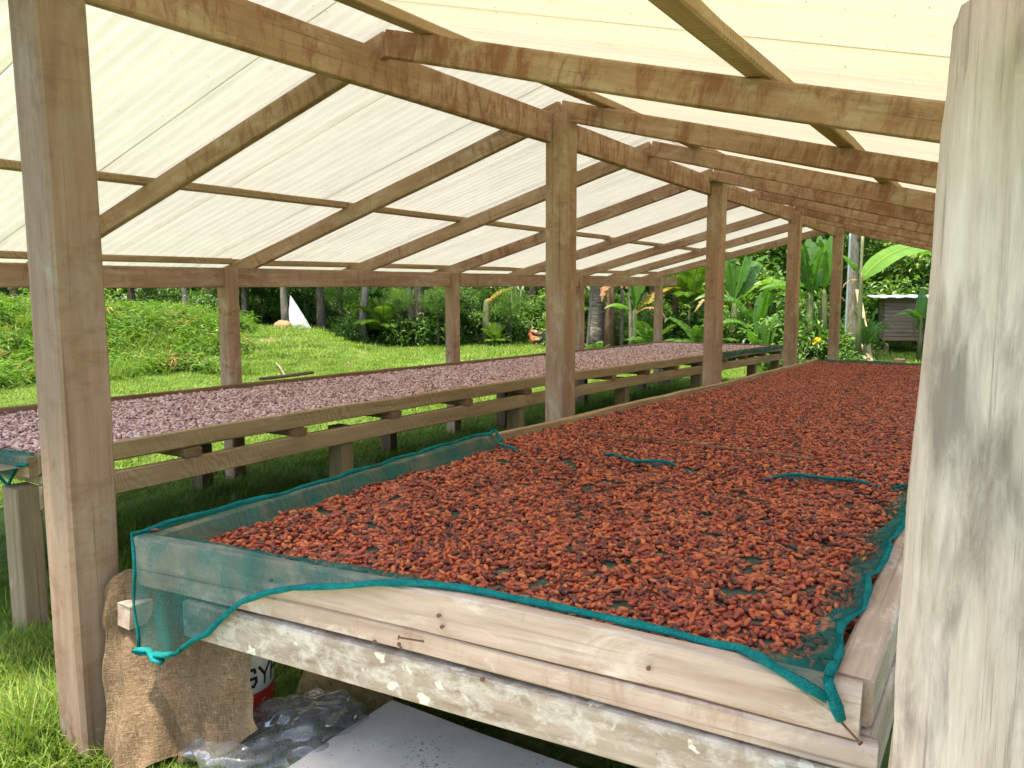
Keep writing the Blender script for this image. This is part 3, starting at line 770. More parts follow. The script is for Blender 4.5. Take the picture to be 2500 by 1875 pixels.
def scatter(name, pts, rot, scl, idx, coll, label=None, cat=None, parent=None):
    """one object: instances of the collection's meshes on the points (geometry nodes)"""
    me = bpy.data.meshes.new(name); n = len(pts)
    me.vertices.add(n); me.vertices.foreach_set('co', np.asarray(pts, dtype=np.float32).ravel())
    for nm, ty, dat in (('rot', 'FLOAT_VECTOR', rot), ('scl', 'FLOAT', scl), ('idx', 'INT', idx)):
        a = me.attributes.new(nm, ty, 'POINT')
        a.data.foreach_set('vector' if ty == 'FLOAT_VECTOR' else 'value', np.asarray(dat, dtype=np.int32 if ty == 'INT' else np.float32).ravel())
    ob = obj(name, me, parent)
    g = bpy.data.node_groups.new(name, 'GeometryNodeTree')
    g.interface.new_socket('Geometry', in_out='INPUT', socket_type='NodeSocketGeometry')
    g.interface.new_socket('Geometry', in_out='OUTPUT', socket_type='NodeSocketGeometry')
    N = g.nodes; Lk = g.links.new
    gi = N.new('NodeGroupInput'); go = N.new('NodeGroupOutput')
    ci = N.new('GeometryNodeCollectionInfo'); ci.inputs['Collection'].default_value = coll
    ci.inputs['Separate Children'].default_value = True; ci.inputs['Reset Children'].default_value = True
    ip = N.new('GeometryNodeInstanceOnPoints'); ip.inputs['Pick Instance'].default_value = True
    def na(nm, ty):
        a = N.new('GeometryNodeInputNamedAttribute'); a.data_type = ty; a.inputs[0].default_value = nm; return a.outputs[0]
    er = N.new('FunctionNodeEulerToRotation'); Lk(na('rot', 'FLOAT_VECTOR'), er.inputs[0])
    Lk(gi.outputs[0], ip.inputs['Points']); Lk(ci.outputs[0], ip.inputs['Instance']); Lk(na('idx', 'INT'), ip.inputs['Instance Index'])
    Lk(er.outputs[0], ip.inputs['Rotation']); Lk(na('scl', 'FLOAT'), ip.inputs['Scale']); Lk(ip.outputs[0], go.inputs[0])
    md = ob.modifiers.new('scatter', 'NODES'); md.node_group = g
    return tag(ob, label, cat, kind='stuff')
rng = np.random.default_rng(5)
NB = 7
beans_near = [bean_mesh(i, M_BEAN) for i in range(NB)]
beans_dry = [bean_mesh(i + 20, M_BEANP, .026, .0145, .0115) for i in range(NB)]

def bean_layer(x0, x1, y0, y1, sp, jit=.5):
    gx_, gy_ = np.meshgrid(np.arange(x0, x1, sp), np.arange(y0, y1, sp))
    p = np.stack([gx_.ravel(), gy_.ravel()], 1); return p + rng.uniform(-jit, jit, p.shape) * sp
ip_ = lambda tab, x: np.interp(x, [t[0] for t in tab], [t[1] for t in tab])
def right_beans():
    P = []
    gaps = [(rng.uniform(-2.1, -.35), rng.uniform(1.65, 3.25), rng.uniform(.018, .055), rng.uniform(.012, .03), rng.uniform(0, 3.14)) for _ in range(95)]
    gaps += [(rng.uniform(-2.1, -1.0), rng.uniform(2.9, 3.2), rng.uniform(.03, .07), rng.uniform(.02, .03), rng.uniform(-.4, .4)) for _ in range(14)]
    for lay, (sp, zo, tilt) in enumerate(((.0152, .005, .30), (.0185, .0135, .55), (.023, .020, .7))):
        p = bean_layer(-2.23, -.22, 1.5, 11.3, sp)
        x, y = p[:, 0], p[:, 1]
        t = (x - EA.x) / ED.x; q = (y - (EA.y + ED.y * t))
        wob = .014 * np.sin(x * 31) + .010 * np.sin(x * 77 + 1)
        k = (q > ip_(QB, x) + wob + lay * .008)
        lim = np.where(y < 3.3, -2.195, -2.232) + .012 * np.sin(y * 29) + .008 * np.sin(y * 67) + lay * .010
        k &= (x > lim) & (x < ip_(HXR, np.minimum(y, 3.4)) - .018 - lay * .012)
        k &= ~((y > 2.65) & (y < 3.25) & (x < -2.12 - .05 * np.sin((y - 2.65) * 5)))
        near = y < ip_(BKY, x)
        if lay == 0:
            for (a, b, ra, rb, th) in gaps:
                dx, dy = x - a, y - b; u = dx * math.cos(th) + dy * math.sin(th); w_ = -dx * math.sin(th) + dy * math.cos(th)
                k &= ~((u / ra) ** 2 + (w_ / rb) ** 2 < 1)
        else:
            d = np.sin(x * 9 + 1) * np.sin(y * 7 + 2) * .25 + np.sin(x * 23 + y * 17) * .2
            pr_ = np.where(near, .42 + d, .66 + d * .6) if lay == 1 else np.where(near, .10 + d * .3, .28 + d * .5)
            k &= rng.random(len(x)) < pr_
            for (a, b, ra, rb, th) in gaps:
                k &= ~(((x - a) ** 2 + (y - b) ** 2) < (max(ra, rb) * .9) ** 2)
        x, y = x[k], y[k]; n = len(x)
        z = ip_(RZT, y) - BED + zo + rng.uniform(-.002, .003, n)
        z = z + np.where(y > ip_(BKY, x), .006 + .006 * np.sin(y * 46 + 5 * np.sin(x * 2.3) + 2 * np.sin(x * 7)) * (.4 + .6 * np.sin(x * 1.7 + y)), 0)
        e = np.stack([rng.normal(0, tilt * .9, n), rng.normal(0, tilt * .7, n), rng.uniform(0, 6.283, n)], 1)
        P.append(np.concatenate([np.stack([x, y, z], 1), e], 1))
    return np.concatenate(P)
RBn = right_beans()
# the ones that show largest: individual beans in front of the camera near the near right corner
x, y, z = RBn[:, 0], RBn[:, 1], RBn[:, 2]
t_ = (1.5 - .764) / (1.5 - z)
tt = (x * t_ - EA.x) / ED.x
vis = (y * t_ > EA.y + ED.y * tt + .055) & ((CA * x + SA * y) / (-SA * x + CA * y) < .44)
top = np.zeros(len(x), bool)
dist = np.where(vis, np.sqrt(x * x + y * y + (1.5 - z) ** 2), 99)
order = np.argsort(dist)[:300]
mask = np.ones(len(x), bool); mask[order] = False
b0 = [None] * NB
for j, i in enumerate(order):
    o = bpy.data.objects.new('cocoa_bean', beans_near[j % NB])
    COL.objects.link(o)
    o.matrix_basis = Matrix.LocRotScale(Vector(RBn[i, :3]), Euler(RBn[i, 3:]), None)
    tag(o, 'glossy reddish brown cocoa bean at the near right corner of the right table', 'cocoa bean', 'cocoa beans at the near corner')
bean_coll = proto_collection('bean', beans_near); dry_coll = proto_collection('drybean', beans_dry)
Q = RBn[mask]
scatter('cocoa_beans', Q[:, :3], Q[:, 3:], rng.uniform(.86, 1.14, len(Q)), rng.integers(0, NB, len(Q)), bean_coll, 'reddish brown wet cocoa beans spread over the whole right table', 'cocoa beans')
def left_beans():
    P = []
    for lay, (sp, zo, tilt) in enumerate(((.0165, .006, .35), (.0215, .015, .65), (.028, .021, .7))):
        p = bean_layer(-5.18, -3.1, 1.45, 13.05, sp); x, y = p[:, 0], p[:, 1]
        lim = ip_(LXT, y) - .05
        k = (x < lim - .008 * np.sin(y * 31) - lay * .008) & (x > -5.165 + lay * .01) & (y > 1.64 + (x + 3.502) * .112 + .12)
        if lay: k &= rng.random(len(x)) < (.6 if lay == 1 else .35) + .3 * np.sin(x * 11 + y * 5) * np.sin(y * 9)
        x, y = x[k], y[k]; n = len(x)
        e = np.stack([rng.normal(0, tilt, n), rng.normal(0, tilt * .7, n), rng.uniform(0, 6.283, n)], 1)
        P.append(np.concatenate([np.stack([x, y, ip_(LZT, y) - .048 + zo + rng.uniform(-.002, .004, n)], 1), e], 1))
    return np.concatenate(P)
Q = left_beans()
scatter('cocoa_beans', Q[:, :3], Q[:, 3:], rng.uniform(.85, 1.15, len(Q)), rng.integers(0, NB, len(Q)), dry_coll, 'pale pinkish brown dry cocoa beans spread over the whole left table', 'cocoa beans')
o = bpy.data.objects.new('cocoa_bean', bean_mesh(31, M_BEAN, .030, .016, .007)); COL.objects.link(o)
o.matrix_basis = Matrix.LocRotScale(Vector((-2.262, 1.41, .752)), Euler((.1, 0, .5)), None)
tag(o, 'single flat red cocoa bean lying alone on the teal net at the table corner', 'cocoa bean')
tag(timber('thin_stick', [(-1.96, 3.73, .735), (-1.49, 3.755, .741), (-1.0, 3.76, .738), (-.74, 3.72, .736)], .010, .007, M_RAILB, None, ch=.002, wob=.001), 'thin brown stick lying across the beans on the right table', 'stick')

# ------------------------------------------------------------------ things under the near end of the right table
def burlap_sack():
    nu, nv = 34, 26; V = []
    top_ = [(-2.322, 1.262, .585), (-2.318, 1.290, .625), (-2.305, 1.328, .640), (-2.27, 1.378, .625), (-2.15, 1.425, .58), (-2.0, 1.455, .545), (-1.90, 1.47, .52)]
    mid = [(-2.318, 1.254, .36), (-2.295, 1.250, .36), (-2.25, 1.285, .37), (-2.18, 1.355, .38), (-2.07, 1.405, .38), (-1.96, 1.425, .38), (-1.862, 1.44, .39)]
    bot = [(-2.300, 1.235, .004), (-2.255, 1.205, .006), (-2.17, 1.195, .010), (-2.09, 1.25, .10), (-2.06, 1.36, .07), (-1.96, 1.395, .085), (-1.795, 1.41, .225)]
    kk = np.linspace(0, 1, 7); us = np.linspace(0, 1, nu)
    f = lambda tab, u: np.array([np.interp(u, kk, [t[j] for t in tab]) for j in range(3)])
    for v in range(nv):
        t = v / (nv - 1)
        for u in us:
            a, m, b = f(top_, u), f(mid, u), f(bot, u)
            p = a * (1 - t) * (1 - 2 * t) + m * 4 * t * (1 - t) + b * t * (2 * t - 1)
            amp = .030 * min(1, t * 2.2) * min(1, max(0, (u - .06) * 4)) * min(1, (1.02 - u) * 3.5)
            p[1] += amp * 1.25 * (1 - 1.7 * abs(math.sin(u * 8.5 + .8 * t + .9 * math.sin(t * 2.2))) ** .8) + .012 * t * math.sin(u * 41 + 3 * t) + .006 * math.sin(t * 19 + u * 6)
            p[0] += .008 * math.sin(t * 9 + u * 3) * min(1, u * 6)
            V.append(p)
    F = [[j * nu + i, j * nu + i + 1, (j + 1) * nu + i + 1, (j + 1) * nu + i] for j in range(nv - 1) for i in range(nu - 1)]
    o = obj('burlap_sack', mesh_of('burlap_sack', V, F, [M_BURLAP], smooth=True))
    tag(o, 'brown burlap sack hung over the beam end beside the near ridge post', 'burlap sack')
burlap_sack()
def bucket(cx, cy, rzv):
    z0 = gz(cx, cy)
    root = empty('plastic_bucket', (cx, cy, z0), 'white plastic bucket with black letters and a red label standing behind the burlap sack', 'bucket', rz=rzv)
    M = WM[root]
    rb, rt, h = .118, .142, .37; n = 36
    rad = lambda z: rb + (rt - rb) * z / h
    V = []; F = []
    prof = [(0, rb), (h * .45, rad(h * .45)), (h - .06, rad(h - .06)), (h - .058, rad(h) + .008), (h - .04, rad(h) + .008), (h - .038, rad(h)), (h - .004, rad(h)), (h - .004, rad(h) + .006), (h, rad(h) + .006), (h, rad(h) - .004), (.01, rb - .006)]
    for z, r_ in prof:
        for j in range(n): V.append((math.cos(2 * math.pi * j / n) * r_, math.sin(2 * math.pi * j / n) * r_, z))
    for i in range(len(prof) - 1):
        for j in range(n): F.append([i * n + j, i * n + (j + 1) % n, (i + 1) * n + (j + 1) % n, (i + 1) * n + j])
    F.append(list(range(n))[::-1]); F.append([(len(prof) - 1) * n + j for j in range(n)])
    obj('bucket_shell', mesh_of('bucket_shell', V, F, [M_WHITE], smooth=False), root, M)
    def patch(name, a0, a1, z0, z1, mat, off=.0015, k=10):
        V = []; F = []
        for i in range(k + 1):
            a = a0 + (a1 - a0) * i / k
            for z in (z0, z1): V.append((math.cos(a) * (rad(z) + off), math.sin(a) * (rad(z) + off), z))
        for i in range(k): F.append([2 * i, 2 * i + 2, 2 * i + 3, 2 * i + 1])
        return obj(name, mesh_of(name, V, F, [mat]), root, M)
    patch('label', -1.6, 1.6, .05, .19, M_RED, k=24)
    def glyph(name, strokes, a0, zb, w, hh, th, mat):
        b = MB()
        for st in strokes:
            for (p, q) in zip(st[:-1], st[1:]):
                p = Vector(p); q = Vector(q); d = (q - p).normalized(); nn = Vector((-d.y, d.x))
                p = p - d * th * .45; q = q + d * th * .45
                Vv = []
                for c in (p - nn * th / 2, q - nn * th / 2, q + nn * th / 2, p + nn * th / 2):
                    z = zb + c.y * hh; a = a0 + c.x * w / rad(z)
                    Vv.append((math.cos(a) * (rad(z) + .003), math.sin(a) * (rad(z) + .003), z))
                b.add(Vv, [[0, 1, 2, 3]])
        return obj(name, b.mesh(name, [mat]), root, M)
    w, hh = .058, .062
    glyph('letter', [[(.85, .82), (.8, 1), (.25, 1), (.0, .75), (.0, .2), (.2, 0), (.75, .05), (.9, .25), (.9, .5), (.5, .5)]], -.40, .215, w, hh, .17, M_BLACK)
    glyph('letter', [[(0, 1), (.45, .5), (.45, 0)], [(.9, 1), (.45, .5)]], .08, .215, w * .9, hh, .17, M_BLACK)
    glyph('letter', [[(0, 0), (0, 1), (.7, 1), (.85, .75), (.7, .5), (0, .5)]], .52, .215, w * .9, hh, .17, M_BLACK)
    glyph('letter', [[(0, .4), (.25, .4)], [(.6, 1), (.45, .9), (.4, 0)], [(.3, .6), (.65, .6)], [(.85, .6), (.85, 0)]], .02, .11, .05, .05, .10, M_WHITE)
    b = MB(); b.box((rad(h) + .012, 0, h - .05), (.02, .03, .02)); obj('handle_lug', b.mesh('handle_lug', [M_WHITE]), root, M @ Matrix.Rotation(1.3, 4, 'Z'))
    b = MB(); b.tube([(math.cos(a) * (rt + .014), math.sin(a) * (rt + .014) * .98, h - .05 - .085 * math.sin(a - 1.3)) for a in np.linspace(1.3, 1.3 + math.pi, 16)], .0025, 6)
    obj('handle', b.mesh('handle', [M_RUST]), root, M)
bucket(-2.165, 1.605, -.10)
def plastic_bag():
    r_ = random.Random(4); V = []; F = []; n, m = 64, 40
    from mathutils import noise as mn
    for i in range(m + 1):
        th = math.pi * i / m
        for j in range(n):
            ph = 2 * math.pi * j / n
            p = Vector((math.sin(th) * math.cos(ph), math.sin(th) * math.sin(ph), math.cos(th)))
            k = 1 + .35 * mn.noise(p * 1.5 + Vector((3, 1, 0))) + .22 * abs(mn.noise(p * 3.1)) - .16 * abs(mn.noise(p * 5 + Vector((0, 5, 2)))) + .05 * abs(mn.noise(p * 11))
            q = Vector((p.x * .27 * k, p.y * .165 * k, max(-.065, p.z * .115 * k)))
            V.append(q)
    for i in range(m):
        for j in range(n): F.append([i * n + j, i * n + (j + 1) % n, (i + 1) * n + (j + 1) % n, (i + 1) * n + j])
    M = Matrix.Translation((-1.865, 1.585, .070)) @ Matrix.Rotation(R(62), 4, 'Z')
    o = obj('plastic_bag', mesh_of('plastic_bag', V, F, [M_FILM], smooth=True), None, M)
    tag(o, 'crumpled clear plastic bag lying on the grass beside the grey sheet', 'plastic bag')
plastic_bag()
def slab(name, c, d, rz_, mat, label, cat, tilt=0, n=6):
    M = Matrix.Translation(c) @ Matrix.Rotation(rz_, 4, 'Z') @ Matrix.Rotation(tilt, 4, 'X')
    V = []; F = []
    xs = np.linspace(-d[0] / 2, d[0] / 2, n); ys = np.linspace(-d[1] / 2, d[1] / 2, n)
    for s in (1, -1):
        for y_ in ys:
            for x_ in xs: V.append((x_, y_, s * d[2] / 2 + .004 * math.sin(x_ * 7 + y_ * 5)))
    for j in range(n - 1):
        for i in range(n - 1):
            a = j * n + i; F.append([a, a + 1, a + n + 1, a + n]); F.append([n * n + a, n * n + a + n, n * n + a + n + 1, n * n + a + 1])
    for i in range(n - 1):
        a = i; F.append([a, n * n + a, n * n + a + 1, a + 1]); a = (n - 1) * n + i; F.append([a, a + 1, n * n + a + 1, n * n + a])
        a = i * n; F.append([a, a + n, n * n + a + n, n * n + a]); a = i * n + n - 1; F.append([a, n * n + a, n * n + a + n, a + n])
    return tag(obj(name, mesh_of(name, V, F, [mat]), None, M), label, cat)
slab('grey_sheet', (-.75, 1.21, .105), (1.93, 1.38, .018), 0, M_SHEET, 'speckled grey sheet lying flat near the ground in front of the right table', 'sheet')
for bx, by in ((-1.4, .8), (-1.4, 1.7), (-.1, .8), (-.1, 1.7)):
    timber('support_block', [(bx - .08, by, .045), (bx + .08, by, .045)], .09, .09, M_DARKW, bpy.data.objects['grey_sheet'])
slab('fibre_board', (-1.97, 1.93, .05), (.36, .28, .014), R(35), M_BROWNBOARD, 'brown board offcut lying on the grass behind the plastic bag', 'board', R(6))

# ------------------------------------------------------------------ grass and weeds
def blade(b, x, y, ang, L, w, lean, curl=.5, m=0, t=.5, seg=3):
    dx, dy = math.cos(ang), math.sin(ang); V = []
    for i in range(seg + 1):
        k = i / seg; th = lean + curl * k
        r_ = L * k * math.sin(th * .8 + .02); z = L * k * math.cos(th * .75)
        ww = w * (1 - k) ** .7 if i < seg else 0
        V += [(x + dx * r_ - dy * ww / 2, y + dy * r_ + dx * ww / 2, z), (x + dx * r_ + dy * ww / 2, y + dy * r_ - dx * ww / 2, z)]
    b.add(V, [[2 * i, 2 * i + 1, 2 * i + 3, 2 * i + 2] for i in range(seg)], m, t)
def patch_mesh(name, seed, nb, R0, L, w, mat, lean=(.1, .9), seg=2):
    r_ = random.Random(seed); b = MB()
    for _ in range(nb):
        a = r_.uniform(0, 6.283); d = R0 * math.sqrt(r_.random())
        blade(b, d * math.cos(a), d * math.sin(a), r_.uniform(0, 6.283), L * r_.uniform(.5, 1.25), w * r_.uniform(.6, 1.3), r_.uniform(*lean), r_.uniform(.2, .9), 0, r_.random(), seg)
    return b.mesh(name, [mat])
def leaf_tuft(name, seed, nb, L, w, mat):
    """weed stems with lance-shaped leaves"""
    r_ = random.Random(seed); b = MB()
    for _ in range(nb):
        a0 = r_.uniform(0, 6.283); lean = r_.uniform(0, .5); H = L * r_.uniform(.7, 1.6)
        bx, by = r_.uniform(-.10, .10), r_.uniform(-.10, .10)
        for k in range(6):
            t = (k + .7) / 6; px = bx + math.cos(a0) * H * t * math.sin(lean); py = by + math.sin(a0) * H * t * math.sin(lean); pz = H * t * math.cos(lean)
            a = a0 + k * 2.4 + r_.uniform(-.5, .5); l = L * r_.uniform(.5, .9); dr = r_.uniform(-.5, .35); ww = w * r_.uniform(.7, 1.2)
            d = Vector((math.cos(a) * math.cos(dr), math.sin(a) * math.cos(dr), math.sin(dr) + .25)); s = Vector((-math.sin(a), math.cos(a), 0)); p = Vector((px, py, pz))
            mid = p + d * l * .45; tip = p + d * l + Vector((0, 0, -.28 * l))
            b.add([p, mid + s * ww / 2 + Vector((0, 0, .01)), tip, mid - s * ww / 2 + Vector((0, 0, .01)), mid - Vector((0, 0, .006))], [[0, 1, 4], [1, 2, 4], [2, 3, 4], [3, 0, 4]], 0, r_.random())
    return b.mesh(name, [mat])
lawn_c = proto_collection('lawn_patch', [patch_mesh('lawn_patch', i, 170, .34, .085, .012, M_GRASS, (.2, 1.3), 1) for i in range(4)])
tuft_c = proto_collection('grass_tuft', [patch_mesh('grass_tuft', 20 + i, 46, .075, .10, .0055, M_GRASS, (.1, 1.2), 3) for i in range(4)])
tall_c = proto_collection('tall_grass', [patch_mesh('tall_grass', 40 + i, 36, .09, .30, .010, M_GRASS, (.05, .7), 3) for i in range(3)])
weed_c = proto_collection('weed', [leaf_tuft('weed', 60 + i, 6, .30, .036, M_WEED if i < 4 else M_DRYLEAF) for i in range(5)])
def place(n, fn, ok, smin, smax, nidx, tilt=.12):
    P = []
    while len(P) < n:
        x, y = fn()
        if ok(x, y): P.append((x, y, gz(x, y)))
    P = np.array(P); m = len(P)
    return P, np.stack([rng.normal(0, tilt, m), rng.normal(0, tilt, m), rng.uniform(0, 6.28, m)], 1), rng.uniform(smin, smax, m), rng.integers(0, nidx, m)
U = rng.uniform
def fn_view(a0, a1, d0, d1):
    def f():
        d = math.sqrt(U(d0 * d0, d1 * d1)); return G(U(a0, a1), d)
    return f
def bank(x, y):
    a, d = ad(x, y)
    b = interp(DB, a)
    return a < -.365 + .03 * math.sin(d * 3) and b - .3 + .5 * math.sin(a * 40) < d < b + 7
bare = lambda x, y: math.sin(x * 1.9 + 1) * math.sin(y * 2.3) + .5 * math.sin(x * 5.1 + y * 3.7) > .75
P = [place(5200, fn_view(-.78, .62, 5.5, 17), lambda x, y: x < -5.0 or x > .8 or y > 13, .7, 1.15, 4), place(5200, fn_view(-.78, .62, 17, 32), lambda x, y: True, .9, 1.6, 4)]
P = [np.concatenate(q) for q in zip(*P)]
scatter('lawn_grass', P[0], P[1], P[2], P[3], lawn_c, 'short bright green lawn grass beyond the shed', 'grass')
P = [place(6500, lambda: (U(-5.2, -.8), U(.75, 4.2)), lambda x, y: not (x > -1.75 and y < 1.85) and not bare(x, y), .6, 1.25, 4),
     place(1500, lambda: (U(-3.4, -2.3), U(.7, 1.7)), lambda x, y: True, .7, 1.5, 4),
     place(2000, lambda: (U(-5.2, 0), U(4, 14)), lambda x, y: not bare(x, y) and math.sin(x * 2.7 + y * 1.3) > -.35, .7, 1.3, 4)]
P = [np.concatenate(q) for q in zip(*P)]
scatter('grass_tufts', P[0], P[1], P[2], P[3], tuft_c, 'patchy grass on bare soil under and in front of the tables', 'grass')
P = [place(420, lambda: (U(-3.5, -2.35), U(1.9, 13)), lambda x, y: not bare(x, y), .5, 1.05, 3),
     place(60, lambda: (U(-2.75, -2.48), U(1.05, 1.6)), lambda x, y: True, .5, .85, 3),
     place(45, lambda: (U(-2.35, -1.85), U(1.2, 1.5)), lambda x, y: True, .3, .5, 3),
     place(200, lambda: (U(-5.0, -3.5), U(2.5, 13)), lambda x, y: math.sin(x * 3 + y) > .4, .4, .8, 3),
     place(700, fn_view(-.22, .3, 24.6, 27.5), lambda x, y: True, .7, 1.5, 3)]
P = [np.concatenate(q) for q in zip(*P)]
scatter('tall_grass', P[0], P[1], P[2], P[3], tall_c, 'tall dark grass growing between the two tables and along the forest edge', 'grass')
bald = lambda x, y: math.sin(x * 2.3 + 2) * math.sin(y * 1.7 + 1) + .4 * math.sin(x * 4.3 - y * 3.1) < .52
P = place(3300, fn_view(-.80, -.30, 12.5, 23), lambda x, y: bank(x, y) and bald(x, y), .5, 1.05, 4, .25)
Pg = place(1700, fn_view(-.80, -.30, 12.5, 23), lambda x, y: bank(x, y) and bald(x + 1, y), .7, 1.6, 3, .25)
scatter('bank_grass', *Pg, tall_c, 'long bright grass blades among the weeds on the earth bank', 'grass')
P[3][rng.random(len(P[3])) < .07] = 4
scatter('bank_weeds', *P, weed_c, 'bright green leafy weeds covering the earth bank left of the lawn', 'weeds')

# ------------------------------------------------------------------ plants
def crown_mesh(name, seed, R3, nclump, nleaf, L, mats, droop=.5, wide=.42, clump=.45, hollow=.55):
    r_ = random.Random(seed); b = MB()
    for _ in range(nclump):
        while True:
            p = Vector((r_.uniform(-1, 1), r_.uniform(-1, 1), r_.uniform(-1, 1)))
            if hollow < p.length < 1: break
        c = Vector((p.x * R3[0], p.y * R3[1], p.z * R3[2])); tone = r_.uniform(.1, .8)
        mi = 0 if r_.random() < .9 or len(mats) == 1 else 1
        for _ in range(nleaf):
            o = Vector((r_.gauss(0, 1), r_.gauss(0, 1), r_.gauss(0, .7))) * clump * .5
            q = c + o
            a = r_.uniform(0, 6.283); e = r_.gauss(-droop, .45); l = L * r_.uniform(.6, 1.3); w = l * wide
            d = Vector((math.cos(a) * math.cos(e), math.sin(a) * math.cos(e), math.sin(e)))
            s = d.cross(Vector((0, 0, 1)));
            if s.length < .1: s = Vector((1, 0, 0))
            s = (s.normalized() + Vector((0, 0, r_.uniform(-.5, .5)))).normalized(); nn = s.cross(d) * .12 * l
            b.add([q, q + d * l * .5 + s * w / 2 + nn, q + d * l + Vector((0, 0, -.1 * l)), q + d * l * .5 - s * w / 2 + nn], [[0, 1, 2], [0, 2, 3]], mi, min(1, max(0, tone + r_.uniform(-.25, .25))))
    return b.mesh(name, mats)
CROWN = [crown_mesh('crown', 100 + i, (2.0, 2.0, 1.5), 150, 26, .26, [M_LEAF, M_LEAFB], .55) for i in range(3)]
CROWNF = [crown_mesh('crown', 110 + i, (1.7, 1.7, 1.3), 170, 30, .15, [M_LEAFB, M_LEAF], .3, .34) for i in range(2)]
BUSH = [crown_mesh('foliage', 120 + i, (.75, .75, .55), 70, 22, .15, [M_LEAFB, M_LEAF], .3, .5, .28, .3) for i in range(3)]
BUSHD = [crown_mesh('foliage', 130 + i, (.75, .75, .6), 60, 18, .19, [M_LEAF, M_LEAFB], .5, .45, .3, .3) for i in range(2)]
MASS = [crown_mesh('forest_clump', 140 + i, (2.2, 2.2, 1.7), 90, 24, .34, [[M_LEAF, M_LEAFB], [M_LEAFB, M_LEAF], [M_LEAF, M_LEAFB]][i], .6, .45, .6, .3) for i in range(3)]
mass_c = proto_collection('forest_clump', MASS)
def tree(label, a, d, r0, h, mat, crowns, lean=(0, 0), group=None, fork=None, bendy=.12, name='tree'):
    x, y = G(a, d); z = gz(x, y)
    root = empty(name, (x, y, z), label, 'tree', group)
    b = MB(); P = []; n = 9
    r_ = random.Random(int(a * 1000) + int(d * 10))
    for i in range(n):
        t = i / (n - 1)
        P.append(Vector((x + lean[0] * h * t + bendy * math.sin(t * 4 + a * 9) * t, y + lean[1] * h * t + bendy * math.sin(t * 3 + d) * t, z - .25 + (h + .25) * t)))
    b.tube(P, [r0 * (1.35 if i == 0 else 1.1 if i == 1 else 1 - .55 * i / n) for i in range(n)], 9)
    for k in range(4):
        i = r_.randint(4, n - 2); q = P[i]; aa = r_.uniform(0, 6.28); l = h * r_.uniform(.15, .28)
        b.tube([q, q + Vector((math.cos(aa) * l * .5, math.sin(aa) * l * .5, l * .35)), q + Vector((math.cos(aa) * l, math.sin(aa) * l, l * .55))], [r0 * .4, r0 * .28, r0 * .1], 6)
    if fork:
        for (fx, fz, fr) in fork:
            q = P[1] + Vector((0, 0, .1)); e = q + Vector((fx * CA, fx * SA, fz))
            b.tube([q, q.lerp(e, .5) + Vector((0, 0, -.08)), e], [r0 * fr, r0 * fr * .8, r0 * fr * .45], 8)
    obj('trunk', b.mesh('trunk', [mat], True), root)
    for (me, dx, dz, s) in crowns:
        if a < .06 and me in CROWNF: continue
        if a < .06: s *= .72; dz += 1.0
        o = bpy.data.objects.new('crown', me)
        link(o, root, Matrix.LocRotScale(Vector((P[-1].x + dx * CA, P[-1].y + dx * SA, z + dz + (3.6 if me in CROWN else 0))), Euler((0, 0, r_.uniform(0, 6.28))), Vector((s, s, s)) * (.62 if me in CROWN else 1)))
    return root
A = lambda px: (px - 1250) / 1900.0
dk = 'dark slender tree trunk standing in the shade at the forest edge behind the lawn'
gk = 'shaded trunks at the forest edge'
c0, c1, c2 = CROWN; f0, f1 = CROWNF
tree('thin pale bare trunk rising from the weedy bank left of the first eave post', A(457), 21.5, .075, 4.5, M_BARKP, [(c0, 0, 4.6, .9)])
tree('tree with low broad leaves hanging over the bank beside the near ridge post', A(330), 22.5, .10, 4.0, M_BARK, [(c0, .2, 2.6, 1.0), (c1, -.8, 3.6, 1.1)])
tree('shade tree rising behind the bank at the left edge of the picture', A(40), 19.5, .10, 4.2, M_BARK, [(c1, 0, 3.3, 1.1), (c2, .6, 2.6, .9)])
tree(dk, A(602), 24, .085, 6, M_BARK, [(c1, 0, 5, 1.2)], group=gk)
tree('pale grey straight trunk beside the leaning white sheet', A(699), 22.5, .10, 6, M_BARKP, [(c2, 0, 5.2, 1.2)])
tree(dk, A(787), 24, .13, 6.5, M_BARK, [(c0, 0, 5.2, 1.3)], group=gk)
tree(dk, A(832), 26, .11, 6.5, M_BARK, [(c1, .3, 4.4, 1.2)], group=gk)
tree('pale beige trunk leaning to the right beside the yellow green palm', A(880), 24, .125, 5.5, M_BARKP, [(c1, .1, 4.4, 1.15), (f0, .3, 2.25, .62)], lean=(.10 * CA, .10 * SA))
tree('pale trunk leaning left in front of two darker trunks', A(1013), 24.6, .12, 5.2, M_BARKP, [(f0, -.2, 2.4, .60)], lean=(-.09 * CA, -.09 * SA))
tree('dark forked trunk with fine light green foliage left of the second eave post', A(1024), 24.2, .20, 5.0, M_BARK, [(f1, -.5, 2.3, .65), (f0, .7, 2.0, .55), (f1, 1.2, 3.4, .9)], fork=[(.75, 2.2, .6)])
tree('slanting forked tree leaning far to the left beyond the second eave post', A(1178), 25.5, .15, 3.6, M_BARKP, [(f0, 1.3, 2.2, .7), (f1, .6, 2.8, .7), (c0, .4, 4.4, 1.0)], lean=(-.42 * CA, -.42 * SA), fork=[(-1.5, 1.15, .8)])
tree('small tree with feathery foliage and thin pale stems left of the first ridge post', A(1258), 26, .05, 2.6, M_BARKP, [(f1, .25, 1.85, .62), (f0, -.4, 2.3, .6)], fork=[(.25, 2.1, .8), (-.2, 2.2, .8)])
tree(dk, A(1300), 27.5, .17, 6, M_BARK, [(c2, 0, 4.4, 1.3)], group=gk)
tree('leafy light green tree just left of the first ridge post', A(1345), 24.5, .09, 3.4, M_BARK, [(f0, -.1, 1.9, .55), (f1, -.3, 3.0, .8)])
